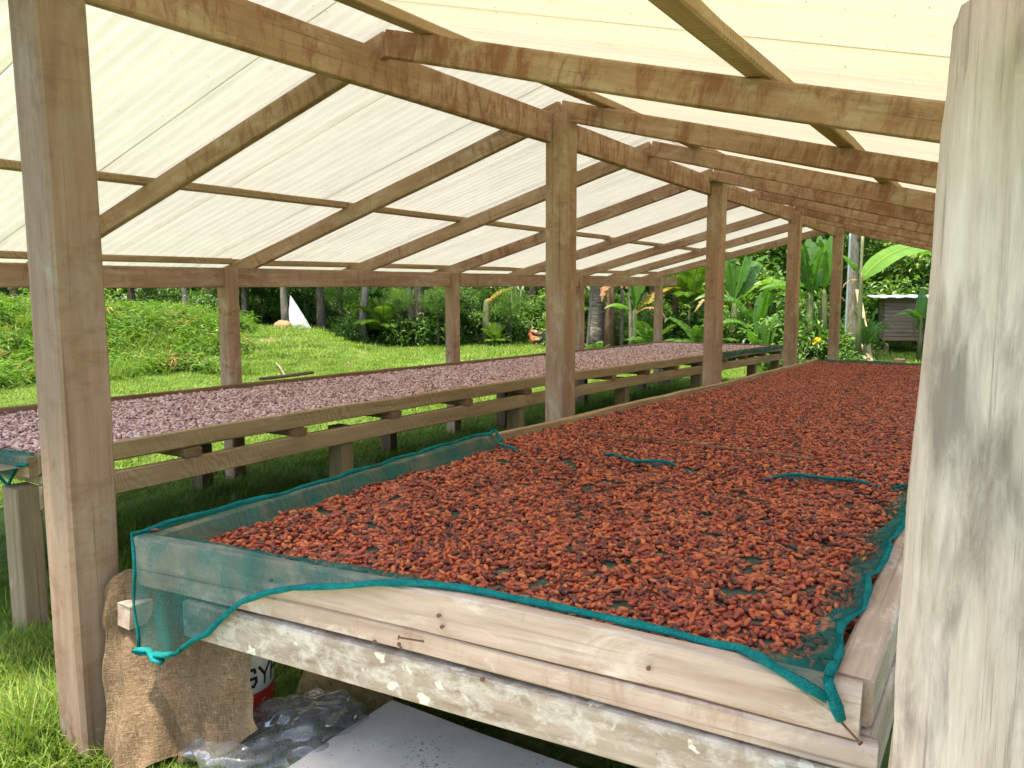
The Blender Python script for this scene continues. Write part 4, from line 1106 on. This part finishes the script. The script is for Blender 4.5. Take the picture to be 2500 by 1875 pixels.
tree('thick dark palm trunk with rings between the third and fourth eave posts', A(1456), 22.5, .24, 7.5, M_PALMB, [(c0, 0, 6.6, 1.3)], bendy=.04)
tree('thin knobbly vine stem leaning beside the thick palm trunk', A(1430), 22, .028, 4.5, M_BARKP, [], lean=(.09 * CA, .09 * SA), name='vine_stem')
tree('slim pale pole trunk left of its taller twin between the eave posts', A(1517), 22.3, .055, 5.5, M_BARKP, [(c1, 0, 5.4, .9)], bendy=.05)
tree('slim very pale pole trunk right of its twin between the eave posts', A(1543), 21.5, .065, 6.0, M_BARKP, [(c2, 0, 5.6, .9)], lean=(-.035 * CA, -.035 * SA), bendy=.03)
tree(dk, A(1690), 26, .12, 6.5, M_BARK, [(c0, 0, 4.6, 1.3), (c1, .5, 2.6, .9)], group=gk)
tree('tall leafy tree behind the banana plants between the second and third ridge posts', A(1870), 25, .15, 5.0, M_BARK, [(f0, -.6, 3.1, 1.1), (f1, .9, 3.9, 1.2), (c0, 0, 5.4, 1.4)])
tree('rough grey trunk just right of the fourth ridge post', A(2077), 18.3, .13, 6.0, M_BARKP, [(c2, 0, 6.0, 1.2)], bendy=.05)
tree('dense leafy tree filling the gap behind the wooden hut', A(2190), 26, .16, 5.2, M_BARK, [(f1, -.4, 2.6, 1.25), (f0, 1.3, 2.9, 1.25), (c0, .3, 5.2, 1.5), (c1, -1.4, 4.4, 1.3)])
tree('dense dark tree behind the hut hidden partly by the right post', A(2390), 26, .16, 5.4, M_BARK, [(c1, 0, 3.2, 1.4), (c2, -1.0, 4.8, 1.4)])
for px, dd in ((180, 24), (520, 25), (735, 27), (950, 28), (1095, 29), (1400, 28), (1590, 27), (1780, 29), (1980, 29), (2120, 31)):
    tree(dk, A(px), dd, .12 + .04 * (px % 3), 7, M_BARK, [(CROWN[px % 3], 0, 4.2, 1.0)], group=gk)
# the forest behind, one mass
P = []
for _ in range(760):
    a = U(-1.0, .95); d = U(29, 46); x_, y_ = G(a, d)
    P.append((x_, y_, gz(x_, y_) + (U(.3, 9) if d > 31.5 else U(.2, 1.0))))
for _ in range(70):
    x_, y_ = U(9, 30), U(-4, 26)
    if x_ > 14 or y_ > 30: P.append((x_, y_, U(1, 7)))
for _ in range(130):
    a = U(-1.6, -.72); d = U(17, 30); x_, y_ = G(a, d); P.append((x_, y_, U(1.5, 8)))
P = np.array(P); n_ = len(P)
scatter('forest', P, np.stack([np.zeros(n_), np.zeros(n_), rng.uniform(0, 6.28, n_)], 1), rng.uniform(.8, 1.5, n_), rng.integers(0, 3, n_), mass_c, 'deep green rainforest closing the view behind the lawn', 'forest')

under_c = proto_collection('undergrowth_clump', BUSH + BUSHD)
P = []
for _ in range(260):
    a = U(-.46, .30); d = U(25.2, 30); x_, y_ = G(a, d); P.append((x_, y_, gz(x_, y_) + U(.2, 1.0) + max(0, d - 26) * .28))
P = np.array(P); n_ = len(P)
scatter('undergrowth', P, np.stack([np.zeros(n_), np.zeros(n_), rng.uniform(0, 6.28, n_)], 1), rng.uniform(.5, 1.1, n_), rng.integers(0, 5, n_), under_c, 'mixed light green undergrowth filling the gaps between the forest trunks', 'undergrowth')

def bush(label, a, d, s, me, group=None, name='bush', dz=.5, cat='bush'):
    x, y = G(a, d); z = gz(x, y)
    root = empty(name, (x, y, z), label, cat, group)
    r_ = random.Random(int(a * 997)); b = MB()
    for k in range(4):
        e = Vector((r_.uniform(-.4, .4) * s, r_.uniform(-.4, .4) * s, dz * s * 1.5))
        b.tube([(0, 0, -.1), e * .5 + Vector((0, 0, .1)), e], [.018 * s + .006, .012 * s + .004, .005], 5)
    M = Matrix.Translation((x, y, z))
    obj('stem', b.mesh('stem', [M_BARK]), root, M)
    obj('foliage', me, root, Matrix.LocRotScale(Vector((x, y, z + dz * s)), Euler((0, 0, r_.uniform(0, 6.28))), Vector((s, s, s * 1.05))))
    return root
gb = 'undergrowth bushes at the forest edge'
WHERE = {845: 'just left of the pale leaning trunk', 972: 'at the foot of the yellow green palm', 1065: 'right of the dark forked trunk', 1145: 'behind the slanting forked tree', 1235: 'beneath the small feathery tree', 1375: 'hidden behind the first ridge post',
         1480: 'at the foot of the thick ringed trunk', 1585: 'behind the plant with a yellowing leaf', 1632: 'just right of the fourth eave post', 1700: 'left of the second ridge post', 560: 'behind the first eave post on the bank', 655: 'behind the white sheet',
         760: 'right of the white sheet below the bank', 230: 'behind the bank beside the near ridge post', 120: 'behind the bank left of the near ridge post', 400: 'behind the bank near the thin pale trunk'}
for px, dd, s, k in ((845, 24.9, .7, 0), (972, 25.4, .9, 1), (1065, 25.5, 1.0, 2), (1145, 26.5, 1.0, 0), (1235, 26.6, .7, 1), (1375, 25.6, 1.0, 2), (1480, 25.5, .9, 0), (1585, 24.5, 1.0, 1), (1632, 23.5, .9, 2), (1700, 23.5, 1.2, 0),
                     (560, 25.5, 1.1, 1), (655, 26.5, 1.0, 2), (760, 27, .9, 0), (230, 22.5, 1.0, 2), (120, 20.5, 1.0, 1), (400, 24.0, .9, 0)):
    bush('low undergrowth bush ' + WHERE[px], A(px), dd - (1.3 if px > 800 else .3), s, (BUSH + BUSHD)[(k + px) % 5], gb)
for px, dd, zz, sc, me_, lab in ((585, 24.6, 1.9, .62, CROWN[0], 'broad leaved sapling between the dark trunks left of the white sheet'), (640, 25.0, 2.0, .6, CROWN[1], 'sapling with dark leaves just left of the white sheet'), (745, 25.0, 2.0, .62, CROWN[2], 'dark leafy sapling just right of the white sheet'),
                             (1068, 23.6, 1.75, .50, CROWNF[0], 'light green sapling right of the dark forked trunk'), (1245, 24.3, 1.7, .55, CROWNF[1], 'fine leaved sapling in front of the small feathery tree'), (975, 23.9, 1.85, .45, CROWNF[1], 'light leaved sapling right of the yellow green palm'), (1120, 24.2, 1.75, .5, CROWN[0], 'broad leaved sapling right behind the second eave post'), (835, 24.2, 1.9, .55, CROWNF[0], 'light leafy sapling left of the pale leaning trunk'), (1090, 24.4, 1.8, .62, CROWNF[1], 'light feathery sapling just left of the second eave post'), (1150, 26.2, 1.9, .62, CROWNF[0], 'light green sapling above the slanting forked tree'),
                             (1400, 25.0, 1.6, .6, CROWN[0], 'leafy sapling hidden partly by the first ridge post'), (330, 21.5, 1.9, .6, CROWN[1], 'broad leaved sapling on the bank right of the near ridge post')):
    x_, y_ = G(A(px), dd); zg = gz(x_, y_); zz *= .82; sc *= .62
    rt_ = empty('sapling', (x_, y_, zg), lab, 'sapling', 'saplings at the forest edge')
    b = MB(); b.tube([(x_, y_, zg - .1), (x_ + .05, y_, zg + zz * .5), (x_, y_, zg + zz)], [.035, .028, .016], 6); obj('trunk', b.mesh('trunk', [M_BARK]), rt_)
    obj('crown', me_, rt_, Matrix.LocRotScale(Vector((x_, y_, zg + zz)), Euler((0, 0, px)), Vector((sc, sc, sc))))
bush('shrub with bare pale twigs on the weedy bank left of the first eave post', A(498), 20.8, .55, BUSH[0], dz=.75)
bush('big sunlit bush between the third and fourth ridge posts', A(1965), 17.2, 1.05, BUSH[1], dz=.55)
bush('dark leaved bush at the foot of the fourth ridge post', A(1998), 16.4, .85, BUSHD[0], dz=.45)
bush('bright bush right of the fourth ridge post', A(2065), 16.2, .72, BUSH[2], dz=.5)
bush('low bush at the foot of the leaning planks', A(2082), 15.4, .42, BUSHD[1], dz=.5)
bush('light green bush between the second and third ridge posts', A(1850), 18.5, .95, BUSH[0], dz=.5)
bush('tall light green bush behind the second ridge post', A(1795), 19.5, 1.05, BUSH[2], dz=.6)
bush('leafy bush growing behind the left corner of the hut', A(2128), 22.8, .85, BUSH[1], dz=.8)
bush('pale bush behind the leaning planks', A(2085), 20.5, .8, BUSH[0], dz=.7)
bush('broad bush filling the gap beneath the banana leaves right of the third ridge post', A(1945), 18.4, 1.25, BUSH[0], dz=.8)
bush('broad light bush at the far left corner of the right table', A(1915), 17.4, 1.0, BUSH[2], dz=.5)
bush('tall light bush right of the second ridge post', A(1815), 20.5, 1.5, BUSH[1], dz=1.0)
bush('light bush above the hut roof at the right post', A(2235), 24.0, 1.6, BUSH[2], dz=1.5)
bush('small bush at the end of the left table behind the third ridge post', A(1905), 15.8, .6, BUSH[2], dz=.4)
bush('pale leafed bush above the hut roof', A(2165), 23.2, 1.3, BUSH[0], dz=1.0)
bush('climbing bush beside the right wall of the hut', A(2262), 20.0, .45, BUSH[2], dz=2.2)
# yellow flower head
x_, y_ = G(A(1995), 15.5); b = MB(); r_ = random.Random(3)
for _ in range(46):
    a = r_.uniform(0, 6.28); e = r_.uniform(-.6, 1.4); l = r_.uniform(.04, .085)
    d = Vector((math.cos(a) * math.cos(e), math.sin(a) * math.cos(e), math.sin(e))); s = d.cross(Vector((.3, .2, 1))).normalized() * .022; q = d * .05
    b.add([q, q + d * l * .5 + s, q + d * l, q + d * l * .5 - s], [[0, 1, 2], [0, 2, 3]])
zf = 1.5 - (836 - 715) / 1900 * 15.5
rt = empty('flowering_plant', (x_, y_, gz(x_, y_)), 'yellow flower head standing among dark leaves by the fourth ridge post', 'flower')
obj('flower_head', b.mesh('flower_head', [M_YELLOW]), rt, Matrix.Translation((x_, y_, zf)))
b = MB(); b.tube([(0, 0, -.1), (.03, 0, (zf - gz(x_, y_)) * .5), (0, 0, zf - gz(x_, y_))], .010, 6)
obj('stem', b.mesh('stem', [M_PSTEM]), rt, Matrix.Translation((x_, y_, gz(x_, y_))))

# bananas: leaf meshes grow from the origin, first up and then over towards +X
def banana_leaf(seed, L, W, th0, th1, mat, tear=.35, pet=.18):
    r_ = random.Random(seed); n = 15; P = []; p = Vector((0, 0, 0))
    for i in range(n + 1):
        t = i / n; th = th0 + (th1 - th0) * t ** 1.3
        P.append((p.copy(), Vector((math.sin(th), 0, math.cos(th))), Vector((-math.cos(th), 0, math.sin(th)))))
        p += Vector((math.sin(th), 0, math.cos(th))) * L / n
    b = MB(); t_ = r_.uniform(.2, .8)
    i0 = int(n * pet)
    b.tube([q[0] for q in P], [.022 * L / 1.6 * (1 - .85 * i / n) + .002 for i in range(n + 1)], 5, 0)
    b.t = [min(1, t_ + .35)] * len(b.t)
    wid = lambda t: W / 2 * max(0.02, math.sin(math.pi * min(1, max(0, (t - pet) / (1 - pet))) ** .62)) ** .65
    for sd in (1, -1):
        dr = -.25
        for i in range(i0, n):
            if r_.random() < tear: dr = r_.uniform(-.75, .30)
            a, b_ = P[i], P[i + 1]
            g = .10 if r_.random() < tear else 0
            V = []
            for (q, u), kk in ((( a, i / n)), 1), (((b_, (i + 1) / n)), 1):
                w = wid(u)
                for f in (0, .5, 1):
                    o = Vector((0, sd * w * f * math.cos(dr * f * .8), 0)) + q[2] * (w * f * math.sin(dr * f) + .10 * w * f * (1 - f))
                    V.append(q[0] + o + q[1] * (L / n * g * f * (1 if q is a else -1)) + q[1] * .12 * w * f)
            b.add(V, [[0, 1, 4, 3], [1, 2, 5, 4]], 0, min(1, max(0, t_ + r_.uniform(-.12, .12))))
    return b.mesh('leaf', [mat])
BL = [banana_leaf(200 + i, *p_) for i, p_ in enumerate([(1.9, .52, .12, .5, M_BANANA, .25), (1.9, .55, .25, 1.5, M_BANANA, .4), (1.8, .5, .45, 2.2, M_BANANA, .5), (1.7, .55, .05, .28, M_BANANA, .15), (1.8, .5, .7, 2.4, M_BANANA, .45)])]
BLD = [banana_leaf(220, 1.5, .35, .8, 2.9, M_DRYLEAF, .7), banana_leaf(221, 1.4, .3, 1.2, 3.0, M_DRYLEAF, .7)]
BLBIG = banana_leaf(240, 2.0, .95, .62, 2.15, M_BANANA, .12, .04)
BLY = banana_leaf(230, 1.4, .42, .5, 1.9, M_YELLEAF, .3)
def banana(label, a, d, h, leaves, r0=.10, mat=None, group=None, lean=0):
    """leaves: (mesh, azimuth in the garden frame, scale) - azimuth 0 points right along the view, 90 away"""
    x, y = G(a, d); z = gz(x, y)
    root = empty('banana_plant', (x, y, z), label, 'banana plant', group)
    tp = Vector((x + lean * CA, y + lean * SA, z + h))
    b = MB(); b.tube([(x, y, z - .1), ((x + tp.x) / 2, (y + tp.y) / 2, z + h * .5), tp, tp + Vector((0, 0, .12))], [r0 * 1.2, r0, r0 * .7, r0 * .35], 9)
    obj('pseudostem', b.mesh('pseudostem', [mat or M_PSTEM], True), root)
    for me, az, s in leaves:
        o = bpy.data.objects.new('leaf', me)
        link(o, root, Matrix.LocRotScale(tp - Vector((0, 0, .05)), Euler((0, 0, R(az) + R(32.784))), Vector((s, s, s))))
    return root
L0, L1, L2, L3, L4 = BL; D0, D1 = BLD
banana('banana plant with two short upright leaves left of the first ridge post', A(1188), 24.6, 1.35, [(L0, 175, .55), (BLY, 10, .75), (D0, 80, .6)], .14)
banana('banana plant with dry hanging leaf sheaths beside the thick palm trunk', A(1489), 22.0, 1.9, [(D0, 200, .8), (D1, 340, .8), (L0, 20, .8), (D1, 250, .9), (L2, 160, .8)], .16, M_PSTEMD)
banana('banana plant with one yellowing bent leaf left of the fourth eave post', A(1549), 21.2, 1.15, [(L3, 170, .95), (L0, 10, .95), (BLY, 5, 1.15), (L4, 200, .6), (D0, 330, .7), (L0, 60, .8)], .09)
banana('banana plant with dark drooping leaves right of the fourth eave post', A(1648), 22.5, 1.5, [(L2, 170, .8), (L4, 20, .8), (L1, 80, .8), (D0, 190, .9), (L4, 330, .7)], .11, M_PSTEMD)
banana('large banana plant with a broad upright leaf right of the second ridge post', A(1790), 18.6, 1.35, [(L0, 12, 1.0), (L3, 150, .8), (L1, 35, 1.0), (L2, 0, .9), (D0, 190, .8), (D1, 10, .9), (L4, 200, .7), (L0, 110, .9)], .11)
banana('banana plant with arching dark leaves left of the third ridge post', A(1852), 18.0, .75, [(L1, 170, .75), (L2, 12, .75), (L3, 60, .6), (L4, 185, .7), (L0, 300, .7), (D1, 20, .6)], .08)
banana('banana plant with bright upright leaves right of the third ridge post', A(1975), 17.0, 1.55, [(L3, 170, .75), (L0, 190, .75), (L3, 20, .7), (L4, 185, .75), (L0, 300, .7), (L0, 80, .8)], .09)
banana('banana plant with a single tall stiff leaf beside the fourth ridge post', A(2008), 17.4, 1.65, [(L3, 25, .85), (L3, 200, .75), (L4, 200, .6), (D1, 10, .5), (L0, 90, .8)], .09)
banana('banana plant with a huge torn leaf arching over the hut', A(2096), 15.6, 1.95, [(BLBIG, -8, .92), (D1, 190, .35), (L1, 172, .42)], .055)
banana('young banana plant with upcurled leaves at the foot of the leaning planks', A(2112), 15.8, .55, [(L0, 10, .48), (L1, 30, .45), (L0, 165, .45), (L3, 100, .4), (L1, 320, .42)], .05)
banana('young banana plant in front of the hut wall', A(2246), 18.8, 1.05, [(L4, 176, .42), (L2, 200, .4), (L3, 60, .5)], .05)
banana('young pale green banana plant low between the second and third ridge posts', A(1868), 16.6, .30, [(L0, 15, .55), (L0, 160, .6), (L3, 90, .5), (L1, 200, .55), (L3, 330, .5)], .06)

# palms: feathered fronds
def frond(seed, L, th0, th1, nl, ll, mat, drp=.3):
    r_ = random.Random(seed); n = 14; p = Vector((0, 0, 0)); P = []
    for i in range(n + 1):
        t = i / n; th = th0 + (th1 - th0) * t ** 1.4
        P.append((p.copy(), Vector((math.sin(th), 0, math.cos(th))), Vector((-math.cos(th), 0, math.sin(th))))); p += P[-1][1] * L / n
    b = MB(); b.tube([q[0] for q in P], [.014 * (1 - .8 * i / n) + .002 for i in range(n + 1)], 4)
    for k in range(nl):
        t = .18 + .82 * k / nl; f = t * n; i = min(int(f), n - 1); q = P[i][0].lerp(P[i + 1][0], f - i); T, Nn = P[i][1], P[i][2]
        l = ll * math.sin(math.pi * (.12 + .82 * t)) ** .6 * r_.uniform(.85, 1.1)
        for sd in (1, -1):
            d = (Vector((0, sd, 0)) * .8 + T * .65 + Nn * .15).normalized(); w = l * .075 + .008
            m = q + d * l * .5; e = q + d * l - Vector((0, 0, drp * l)); s = T * w
            b.add([q, m + s, e, m - s], [[0, 1, 2], [0, 2, 3]], 0, r_.uniform(.2, .9))
    return b.mesh('frond', [mat])
FR = [frond(300 + i, *q) for i, q in enumerate([(1.8, .15, .8, 26, .55, M_FROND), (1.8, .35, 1.5, 26, .55, M_FROND), (1.6, .7, 2.1, 24, .5, M_FROND)])]
FRD = [frond(310 + i, *q) for i, q in enumerate([(1.6, .3, 1.3, 24, .42, M_LEAFB), (1.5, .7, 1.9, 24, .4, M_LEAFB)])]
def palm(label, a, d, h, s, n, fr, cat='palm', name='palm', r0=.06):
    x, y = G(a, d); z = gz(x, y)
    root = empty(name, (x, y, z), label, cat)
    b = MB(); b.tube([(x, y, z - .15), (x, y, z + h * .6), (x, y, z + h + .1)], [r0, r0 * .9, r0 * .6], 8)
    obj('trunk', b.mesh('trunk', [M_PSTEM], True), root)
    r_ = random.Random(int(a * 911))
    for k in range(n):
        o = bpy.data.objects.new('frond', fr[k % len(fr)]); sc = s * r_.uniform(.8, 1.15)
        link(o, root, Matrix.LocRotScale(Vector((x, y, z + h)), Euler((0, 0, k * 2.4 + r_.uniform(-.3, .3))), Vector((sc, sc, sc))))
palm('yellow green palm with broad feathered fronds beside the pale leaning trunk', A(938), 24.2, .35, .85, 13, FR)
palm('small dark palm in the shade left of the pale leaning trunk', A(818), 26.5, .3, .8, 8, FRD)
palm('small fern at the foot of the forked trunks', A(978), 24.4, .05, .45, 9, FRD, 'fern', 'fern')
palm('green palm with upright fronds right of the fourth eave post', A(1683), 21.5, 1.2, 1.0, 11, FR)
palm('bright fern palm low behind the thick ringed trunk', A(1473), 24, .8, .75, 8, FR)
palm('spiky grass palm at the edge of the right post above the hut', A(2246), 23.5, 2.2, .36, 11, FRD)
palm('fern clump at the far end of the left table', A(1590), 20.5, .1, .65, 11, FRD, 'fern', 'fern')
palm('fern clump left of the second ridge post', A(1712), 18.5, .15, .75, 11, FRD, 'fern', 'fern')
palm('grass clump at the foot of the short banana plant', A(1212), 24.2, .02, .42, 14, FR, 'grass clump', 'grass_clump')
palm('low fern clump behind the rooster', A(1362), 24.4, .02, .5, 10, FRD, 'fern', 'fern')
palm('small green tuft beside the fourth eave post', A(1455), 19.0, .02, .38, 14, FRD, 'fern', 'fern')

# ------------------------------------------------------------------ small things on the lawn and beyond
def gp(px, d, zoff=0.0):
    x, y = G(A(px), d); return Vector((x, y, gz(x, y) + zoff))
# white roofing sheet leaning at the pale trunk
p0 = gp(712, 23.2); b = MB(); n = 14
V = []
for i in range(n + 1):
    for j in (0, 1):
        x = .0 + .62 * i / n; zt = 1.02 - 1.02 * (i / n) ** 1.05
        z = (zt if j else -.1) ; yb = .012 * math.sin(i * 1.9)
        V.append(Vector((x, yb + (.45 * (1 - j)) * -1, z)))
F = [[2 * i, 2 * i + 2, 2 * i + 3, 2 * i + 1] for i in range(n)]
V2 = [v + Vector((0, .012, 0)) for v in V]
me = mesh_of('white_sheet', V + V2, F + [[f[3] + len(V), f[2] + len(V), f[1] + len(V), f[0] + len(V)] for f in F], [plain('white_painted_sheet', (.52, .53, .51), .8, .1, 5)])
tag(obj('white_sheet', me, None, Matrix.Translation(p0) @ Matrix.Rotation(R(32.8), 4, 'Z')), 'white sheet of roofing leaning against the pale trunk on top of the bank', 'roofing sheet')
# felled logs
for i, (x0, z0, l, lab) in enumerate([(1283, .10, 1.15, 'lowest pinkish felled log lying behind the rooster'), (1290, .27, 1.05, 'middle pinkish felled log lying behind the rooster'), (1296, .44, .9, 'topmost pinkish felled log lying behind the rooster')]):
    q = gp(x0, 25.4, z0); e = q + Vector((CA * l, SA * l - .25, -.16 - .04 * i)); b = MB()
    b.tube([Vector((0, 0, 0)), (e - q) * .5 + Vector((0, 0, .01)), e - q], [.075, .08, .07], 9)
    tag(obj('log', b.mesh('log', [M_LOG], False), None, Matrix.Translation(q)), lab, 'log', 'felled logs behind the rooster')
# poles lying on the lawn
for i, (x0, d0, x1, d1, lab) in enumerate([(1124, 19.0, 1205, 14.6, 'longer thin bamboo pole lying on the lawn right of the second eave post'), (1140, 20.2, 1168, 17.2, 'shorter thin pole lying on the lawn beyond the longer one'), (672, 16.2, 692, 15.0, 'short pale stick lying on the lawn right of the first eave post')]):
    p_ = gp(x0, d0, .05); q_ = gp(x1, d1, .05); b = MB(); b.tube([Vector((0, 0, 0)), (q_ - p_) * .5 + Vector((0, 0, .03)), q_ - p_], [.022, .02, .016], 7)
    tag(obj('pole', b.mesh('pole', [M_BARKP if i else M_BAMBOO]), None, Matrix.Translation(p_)), lab, 'pole')
def stone(label, p, r_):
    g = random.Random(int(p.x * 100)); V = []; F = []; n, m = 10, 6
    for i in range(m + 1):
        for j in range(n):
            th = math.pi * i / m; ph = 2 * math.pi * j / n; k = r_ * (1 + g.uniform(-.12, .12))
            V.append((math.sin(th) * math.cos(ph) * k * 1.4, math.sin(th) * math.sin(ph) * k, math.cos(th) * k * .8))
    for i in range(m):
        for j in range(n): F.append([i * n + j, (i + 1) * n + j, (i + 1) * n + (j + 1) % n, i * n + (j + 1) % n])
    tag(obj('stone', mesh_of('stone', V, F, [M_STONE], smooth=True), None, Matrix.Translation(p)), label, 'stone')
stone('reddish brown rounded stone at the forest edge beneath the dark trunks', gp(815, 24.0, .08), .14)
stone('brown earth coloured stone on top of the bank beside the white sheet', gp(692, 21.4, .08), .20)
# rooster
def rooster(px, d):
    p = gp(px, d)
    root = empty('rooster', p, 'black and red rooster standing on the lawn behind the left table', 'rooster', rz=R(32.8 + 180))
    M = WM[root] @ Matrix.Diagonal((1.0, 1, 1, 1)); b = MB()
    # spine from tail to beak: x forward
    sp = [(-.22, .34, .015), (-.17, .33, .055), (-.10, .28, .085), (0, .26, .105), (.08, .28, .10), (.13, .33, .075), (.155, .39, .052), (.165, .44, .042), (.185, .475, .036), (.215, .475, .022), (.245, .467, .005)]
    b.tube([(x_, 0, z_) for x_, z_, r_ in sp], [r_ for _, _, r_ in sp], 10)
    for f in range(len(b.F)):
        c = np.mean([b.V[i] for i in b.F[f]], axis=0)
        b.m[f] = 1 if c[0] > .10 and c[2] < .47 else (2 if c[0] > .215 else 0)
        if -.1 < c[0] < .04 and c[2] > .30: b.m[f] = 1
    for sd in (1, -1):
        b.tube([(.0, sd * .05, .22), (.02, sd * .05, .14), (0, sd * .05, .08), (.01, sd * .05, .0)], [.045, .028, .011, .010], 6, 2)
        for a in (-.5, 0, .5): b.tube([(.01, sd * .05, .008), (.06 * math.cos(a), sd * .05 + .06 * math.sin(a), .004)], [.007, .003], 4, 2)
    obj('body', b.mesh('body', [M_BLACK, plain('rooster_red_feather', (.48, .12, .025), .6, .3, 60), plain('rooster_beak_leg', (.45, .33, .10))], True), root, M)
    b = MB(); b.box((.19, 0, .525), (.07, .012, .035)); b.box((.225, 0, .435), (.025, .016, .04)); b.box((.17, 0, .545), (.02, .010, .03)); b.box((.20, 0, .55), (.018, .010, .03))
    obj('comb', b.mesh('comb', [M_RED]), root, M)
    r_ = random.Random(2)
    for k in range(9):
        b = MB(); y0 = r_.uniform(-.05, .05); h = r_.uniform(.10, .24); l = r_.uniform(.16, .30)
        P = [Vector((-.18, y0 * .5, .33)), Vector((-.24, y0, .33 + h * .8)), Vector((-.24 - l * .5, y0 * 1.3, .33 + h)), Vector((-.24 - l, y0 * 1.6, .30 + h * .4))]
        b.tube(P, [.012, .020, .018, .004], 5, flat=.4); obj('tail_feather', b.mesh('tail_feather', [M_BLACK]), root, M)
rooster(1310, 23.2)
# raised hut
def hut(px, d):
    p = gp(px, d); root = empty('raised_hut', p, 'small brown slatted hut on short stilts with a thin metal roof on the right', 'hut', rz=R(32.8 - 20))
    M = WM[root]; W_, D_, zb, zt = 2.3, 1.6, .40, 1.52
    T = lambda x, y, z: M @ Vector((x, y, z))
    for x in (.10, W_ - .1):
        for y in (.1, D_ - .1): timber('stilt', [T(x, y, -.2), T(x, y, zb)], .12, .12, M_DARKW, root, up=(0, 1, 0))
    timber('floor_beam', [T(-.03, -.02, zb + .02), T(W_ + .03, -.02, zb + .02)], .06, .06, M_DARKW, root)
    k = 11; hh = (zt - zb) / k
    for i in range(k):
        z = zb + hh * (i + .5)
        timber('slat', [T(0, rnd.uniform(-.008, .004), z), T(W_, rnd.uniform(-.008, .004), z + rnd.uniform(-.01, .01))], .022, hh * .93, M_HUT, root)
        timber('slat', [T(0, 0, z), T(0, D_, z)], .022, hh * .93, M_HUT, root)
    b = MB(); b.box((W_ / 2 + .02, D_ / 2 + .02, (zb + zt) / 2), (W_ - .06, D_ - .06, zt - zb - .02)); obj('inner_wall', b.mesh('inner_wall', [M_DARKW]), root, M)
    for x in (.72, 1.5): timber('batten', [T(x, -.025, zb + .02), T(x, -.025, zt - .25)], .035, .02, M_HUT, root, up=(0, 1, 0))
    V = []; F = []; n = 40
    for i in range(n + 1):
        for j in (0, 1): V.append((-.32 + (W_ + .6) * i / n, -.25 + (D_ + .5) * j, zt + .03 + .05 * j + .03 * i / n + .010 * math.sin(i * 1.3)))
    F = [[2 * i, 2 * i + 2, 2 * i + 3, 2 * i + 1] for i in range(n)]
    m = len(V); V += [(a, b_, c - .018) for a, b_, c in V]; F += [[m + q for q in f[::-1]] for f in F[:n]]
    F += [[2 * i, m + 2 * i, m + 2 * i + 2, 2 * i + 2] for i in range(n)] + [[0, 1, m + 1, m]]
    obj('roof', mesh_of('roof', V, F, [M_TIN]), root, M)
M_HUT = wood('hut_slat_wood', (.10, .07, .045), (.19, .14, .095), (.27, .21, .15))
hut(2157, 21)
# poles and planks by the fourth ridge post
def upright(name, px, d, z1, r_, mat, label, cat, px2=None, d2=None):
    p = gp(px, d, -.2); q = gp(px2 or px, d2 or d); q.z = z1; b = MB()
    n = 10; P = [(q - p) * (i / n) for i in range(n + 1)]
    rr = [r_ * (1.18 if (mat is M_BAMBOO and i % 2) else 1) for i in range(n + 1)]
    b.tube(P, rr, 9); tag(obj(name, b.mesh(name, [mat], True), None, Matrix.Translation(p)), label, cat)
upright('pole', 2064, 16.6, 2.95, .024, M_PVC, 'pale bluish straight pole just right of the fourth ridge post', 'pole')
upright('pole', 2094, 16.4, 2.8, .028, M_BAMBOO, 'thin dark bamboo pole standing between the grey trunk and the hut', 'pole')
for x0, x1, zt_, lab in ((2138, 2089, 1.55, 'longer pale plank leaning against the grey trunk'), (2126, 2092, 1.45, 'reddish plank leaning against the grey trunk behind the longer plank')):
    p = gp(x0, 15.2, -.05); q = gp(x1, 17.4); q.z = zt_
    tag(timber('plank', [p, q], .12, .03, M_RAIL if x0 > 2130 else M_BEAM, None, up=(SA, -CA, .3)), lab, 'plank')
q = gp(2200, 17.5); timber_ = timber('stump', [q - Vector((0, 0, .1)), q + Vector((0, 0, .22))], .22, .22, M_DARKW, None, up=(0, 1, 0)); tag(timber_, 'short dark stump on the grass in front of the hut', 'stump')
